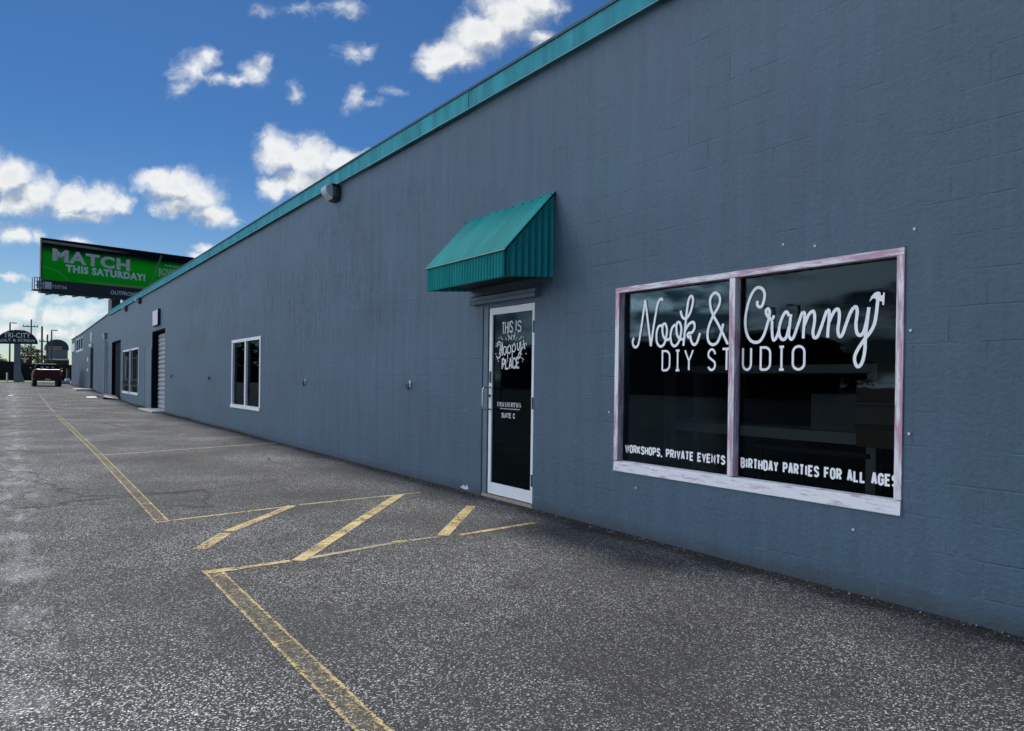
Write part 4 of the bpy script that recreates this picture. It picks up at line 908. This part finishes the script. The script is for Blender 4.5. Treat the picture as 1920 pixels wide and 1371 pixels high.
mb.build('sticker', M['shelf'], tk)

# ------------------------------------------------------------------ fence, poles, red sign, shop, plants at the far end
fmat = simple('black_screen_fabric', (.010, .013, .017), .9, var=.3, scale=.6)
def fence(x0, x1, y, h, label):
    t = thing('screened_fence', label, 'fence', 'black screened fences', loc=((x0 + x1) / 2, y, .5)); L = (x1 - x0) / 2
    bx(-L, L, -.02, .02, .05, h).build('screen', fmat, t)
    k = int(2 * L / 3) + 1
    for i in range(k + 1): MB().tube([(-L + 2 * L * i / k, .07, 0), (-L + 2 * L * i / k, .07, h + .08)], .05, 6).build('post', M['black_metal'], t)
    MB().tube([(-L, .071, h), (L, .071, h)], .03, 6).build('rail', M['black_metal'], t)
fence(-30, -3.6, 125, 2.62, 'taller black screened fence left of the thick sign post'); fence(-3.5, 9, 125.4, 2.33, 'lower black screened fence behind the red pickup truck')
pole_m = simple('grey_weathered_pole', (.11, .115, .12), .8)
def pole(name, label, cat, x, y, top, arm=0, r=.13, bars=False, group=None):
    t = thing(name, label, cat, group, loc=(x, y, .5)); MB().tube([(0, 0, 0), (0, 0, top - .5)], r, 8, r1=r * .75).build('shaft', pole_m, t)
    if arm:
        MB().tube([(0, 0, top - .6), (arm * .6, 0, top - .52), (arm, 0, top - .52)], .05, 6).build('arm', pole_m, t)
        mb = MB(); mb.box(arm - .15, arm + .35, -.12, .12, top - .62, top - .50); mb.build('lamp_head', M['black_metal'], t)
    if bars:
        mb = MB(); mb.box(-1.1, .9, -.06, .06, top - 1.65, top - 1.52); 
        for x_ in (-1.0, -.5, .4, .8): mb.tube([(x_, 0, top - 1.52), (x_, 0, top - 1.3)], .05, 6)
        mb.build('crossarm', pole_m, t)
pole('street_lamp', 'tall street lamp standing behind the arched pole sign', 'street lamp', -4.86, 135, 9.1, .5, group='street lamps beyond the fence')
pole('street_lamp', 'street lamp standing in front of the blue domed shop', 'street lamp', .44, 135, 8.25, .4, group='street lamps beyond the fence')
pole('utility_pole', 'tallest utility pole, just right of the arched sign', 'utility pole', -2.18, 136, 9.75, bars=True, group='utility poles beyond the fence')
pole('utility_pole', 'thick utility pole rising from the palm and bushes', 'utility pole', -.81, 135, 8.75, r=.17, group='utility poles beyond the fence')
pole('utility_pole', 'shorter utility pole left of the domed shop', 'utility pole', -.04, 137, 7.6, r=.15, bars=True, group='utility poles beyond the fence')
rs_ = thing('red_sign', 'red sign with a white emblem above the fence beside the grey post', 'sign', loc=(-2.78, 130, .5))
bx(-.85, .66, 0, .12, 2.40, 3.55).build('panel', simple('red_sign_face', (.17, .012, .025), .5), rs_)
mb = MB(); mb.prism([(x, -.01, z) for x, z in ((-.72, 3.34), (-.42, 3.20), (-.30, 3.36), (-.18, 3.36), (-.06, 3.20), (.24, 3.34), (.20, 3.12), (-.05, 3.02), (-.13, 2.60), (-.24, 2.52), (-.35, 2.60), (-.43, 3.02), (-.68, 3.12))], (0, .009, 0)); mb.build('emblem', M['white'], rs_)
mb = MB(); mb.tube([(-.6, .2, 0), (-.6, .2, 2.45)], .05, 6); mb.tube([(.4, .2, 0), (.4, .2, 2.45)], .05, 6); mb.build('post', M['black_metal'], rs_)
sp = thing('domed_shop', 'shop with a dark blue domed roof and striped band beyond the fence', 'shop', loc=(1.8, 150, .5))
mb = MB(); prof_ = [(-1.75 * math.cos(rad(a)), 5.2 + 1.75 * math.sin(rad(a)) ** .8) for a in range(0, 181, 15)]; mb.prism([(x, 0, z) for x, z in prof_], (0, 6, 0)); mb.build('roof', simple('dark_blue_dome', (.035, .055, .11), .5), sp)
bx(-1.5, 1.6, .2, 6, 3.65, 5.2).build('wall', simple('lavender_grey_render', (.22, .22, .27), .8), sp)
mb = MB(); 
for z_ in (5.22, 5.55): mb.box(-1.5, .75, -.06, -.005, z_, z_ + .15)
mb.build('stripe', simple('white_band', (.5, .48, .5), .6), sp); mb = MB()
for z_ in (5.38, 5.72): mb.box(-1.45, .6, -.05, -.004, z_, z_ + .14)
mb.build('stripe', simple('red_band', (.22, .04, .05), .6), sp)
bx(-1.6, 1.7, -1.2, .19, 3.45, 3.64).build('canopy', M['white'], sp); bx(-1.7, 1.8, .21, 5.9, 0, 3.44).build('shaded_front', M['black_metal'], sp)  # near-black front carries the shade under the canopy in its colour
bp = thing('bollard', 'short pale bollard standing on the grass before the fence', 'bollard', loc=(-4.98, 100.2, .5)); MB().tube([(0, 0, 0), (0, 0, 1.0)], .09, 8).build('post', M['shelf'], bp); MB().tube([(0, 0, 1.0), (0, 0, 1.06)], .10, 8, r1=.05).build('cap', M['shelf'], bp)
cb = MB(); cb.box(-.35, .35, -.2, .2, 0, .28); cb.box(-.30, -.05, -.14, .14, .281, .30); o = cb.build('concrete_block', M['concrete'], None, bevel=.02, loc=(-.28, 83.4, .5)); tag(o, 'pale concrete block on the ground past the annex corner', 'block')
o = MB().tube([(0, 0, 0), (.02, 0, 1.5)], .14, 8, r1=.12).build('wooden_post', simple('tan_timber', (.24, .18, .12), .8), None, loc=(.02, 86, .5)); tag(o, 'stubby tan wooden post standing past the annex corner', 'post')
o = lump('white_bag', [(-.2, -.15), (.2, -.2), (.22, .15), (-.15, .2), (-.25, .05)], .26, M['white'], (-.1, 83.4, .78), 4); tag(o, 'white bag resting on the pale concrete block', 'bag')

def leafmat(name, a, b):
    m, t, o = newmat(name)
    oi = t.node('ShaderNodeTexCoord').outputs['Object']; f = t.noise(oi, 1.6, 4, .7)
    col = t.mix(t.rng(f, .35, .65), a, b)
    d = t.node('ShaderNodeBsdfDiffuse', {'Color': col}); tl = t.node('ShaderNodeBsdfTranslucent', {'Color': col})
    mx = t.node('ShaderNodeMixShader', {0: .3, 1: d.outputs[0], 2: tl.outputs[0]}); t.l.new(mx.outputs[0], o.inputs[0]); return m
LF = [leafmat('olive_leaves', (.030, .050, .018), (.075, .10, .035)), leafmat('dark_leaves', (.012, .028, .014), (.035, .06, .028))]
bark = simple('bark', (.10, .08, .06), .9)
def tree(name, label, cat, loc, blobs, n, leaf, size, trunk_h, r=.12, group=None, seed=1):
    rr = random.Random(seed); t = thing(name, label, cat, group, loc=loc)
    mb = MB(); mb.tube([(0, 0, 0), (.05, .02, trunk_h * .6), (0, 0, trunk_h)], r, 7, r1=r * .5)
    for bl in blobs: mb.tube([(0, 0, trunk_h * .55), (bl[0] * .5, bl[1] * .5, (trunk_h + bl[2]) / 2), (bl[0], bl[1], bl[2])], r * .45, 5, r1=r * .12)
    mb.build('trunk', bark, t)
    mb = MB()
    for i in range(n):
        bl = rr.choice(blobs); v = Vector((rr.gauss(0, 1), rr.gauss(0, 1), rr.gauss(0, 1))).normalized() * (rr.random() ** .45) * bl[3]
        v.z *= bl[4]; p = Vector(bl[:3]) + v
        a = Vector((rr.gauss(0, 1), rr.gauss(0, 1), rr.gauss(0, .6))).normalized(); b_ = a.cross(Vector((rr.gauss(0, 1), rr.gauss(0, 1), rr.gauss(0, 1)))).normalized(); s_ = size * rr.uniform(.5, 1.2)
        mb.face([p - a * s_, p + b_ * s_ * .45, p + a * s_, p - b_ * s_ * .45])
    mb.build('crown', leaf, t)
G = 'trees beyond the fence'
tree('broadleaf_tree', 'olive green bushy tree behind the red sign', 'tree', (-2.6, 142, .5), [(-.7, 0, 4.6, 1.0, .9), (.2, .3, 5.0, 1.1, .8), (.9, -.2, 4.2, 1.0, .9), (-.2, 0, 3.6, 1.3, .7), (1.4, .2, 3.4, .8, .8)], 1500, LF[0], .16, 3.6, group=G, seed=3)
tree('broadleaf_tree', 'low olive tree at the far left above the black fence', 'tree', (-7.2, 142, .5), [(-.6, 0, 3.2, 1.1, .7), (.6, 0, 3.3, 1.2, .6), (1.5, 0, 2.8, .8, .7)], 800, LF[0], .16, 2.6, group=G, seed=4)
tree('cypress', 'narrow dark cypress standing at the annex corner', 'tree', (.95, 88, .5), [(0, 0, .8 + .55 * k, .42 * (1 - .08 * k) , 1.1) for k in range(8)], 1600, LF[1], .10, 4.2, group=G, seed=5)
tree('shrub', 'dark shrub showing above the fence over the red pickup truck', 'shrub', (-1.3, 128, .5), [(-1.0, 0, 2.2, .8, .8), (0, 0, 2.4, .8, .8), (.9, 0, 2.2, .8, .7)], 700, LF[1], .13, 1.6, group='shrubs behind the fence', seed=6)
def palm(loc, h, label, seed):
    rr = random.Random(seed); t = thing('palm_tree', label, 'palm', G, loc=loc); MB().tube([(0, 0, 0), (.08, 0, h * .6), (.05, 0, h)], .14, 7, r1=.10).build('trunk', bark, t)
    mb = MB()
    for k in range(18):
        an = 2 * math.pi * k / 18 + rr.uniform(-.2, .2); up = rr.uniform(.2, 1.3); L = rr.uniform(.8, 1.15); pr = []
        for i in range(7): f = i / 6; pr.append(Vector((.05 + math.cos(an) * L * f, math.sin(an) * L * f, h + up * f * .8 - 1.1 * f * f)))
        for i in range(6):
            d = (pr[i + 1] - pr[i]).normalized(); sd_ = d.cross(Vector((0, 0, 1))).normalized() * .17
            for sg_ in (-1, 1): mb.face([pr[i], pr[i] + sd_ * sg_ - Vector((0, 0, .10)) + d * .12, pr[i] + sd_ * sg_ * .9 - Vector((0, 0, .10)) + d * .19, pr[i] + d * .12])
    mb.build('crown', LF[0], t)
palm((-1.35, 139, .5), 4.6, 'small palm tree just left of the thick utility pole', 2); palm((-.35, 140, .5), 3.9, 'shorter palm tree just right of the thick utility pole', 9)

# ------------------------------------------------------------------ the other side of the lot (mirrored in the studio panes)
wh = thing('warehouse', 'long low dark warehouse across the lot, mirrored in the studio glass', 'building', loc=(-52, 52, 0))
mb = MB(); mb.prism([(-8, -10, -.2), (8, -10, -.2), (8, -10, 5.0), (0, -10, 6.2), (-8, -10, 5.0)], (0, 34, 0)); mb.build('wall', simple('dark_sheet_cladding', (.06, .065, .07), .6), wh)
mb = MB(); mb.prism([(8.4, -10.3, 4.95), (8.4, -10.3, 5.08), (0, -10.3, 6.33), (-8.4, -10.3, 5.08), (-8.4, -10.3, 4.95), (0, -10.3, 6.21)], (0, 34.6, 0)); mb.build('roof', M['roof'], wh)
tree('broadleaf_tree', 'rounded dark tree across the lot mirrored in the right pane', 'tree', (-44, 33, 0), [(0, -2, 2.4, 1.8, .8), (0, 1, 2.8, 2.0, .7), (0, 3.5, 2.2, 1.6, .8)], 1200, LF[1], .35, 2.2, r=.2, group='trees across the lot', seed=12)
tree('broadleaf_tree', 'wider dark tree across the lot toward the camera side', 'tree', (-42, 20, 0), [(0, -3, 3.4, 2.6, .8), (0, 1, 3.8, 2.8, .8), (0, 4, 2.6, 2.0, .8)], 1200, LF[1], .4, 2.6, r=.25, group='trees across the lot', seed=13)
pole('street_lamp', 'street lamp across the lot mirrored beside the rounded tree', 'street lamp', -46, 36.5, 7.5, .9, r=.12, group='street lamps across the lot')
pole('street_lamp', 'second street lamp across the lot mirrored nearer the warehouse', 'street lamp', -46, 38.8, 7.5, .9, r=.12, group='street lamps across the lot')
for k, (x, y, h, l) in enumerate(((-13, 131, 7.5, 'tall dark oak beyond the fence, first left of the pole sign'), (-20, 133, 8.5, 'tallest dark oak beyond the fence to the left'), (-28, 130, 7.8, 'broad dark oak beyond the fence further left'), (-37, 128, 8.2, 'dark oak at the far left end of the fence'))):
    tree('oak_tree', l, 'tree', (x, y, .5), [(-2.2, 0, h * .55, 2.4, .8), (1.8, 0, h * .5, 2.4, .8), (0, 0, h * .75, 2.4, .8), (0, 1, h * .4, 3.0, .7)], 1100, LF[1], .45, h * .5, r=.3, group='oaks beyond the left fence', seed=20 + k)
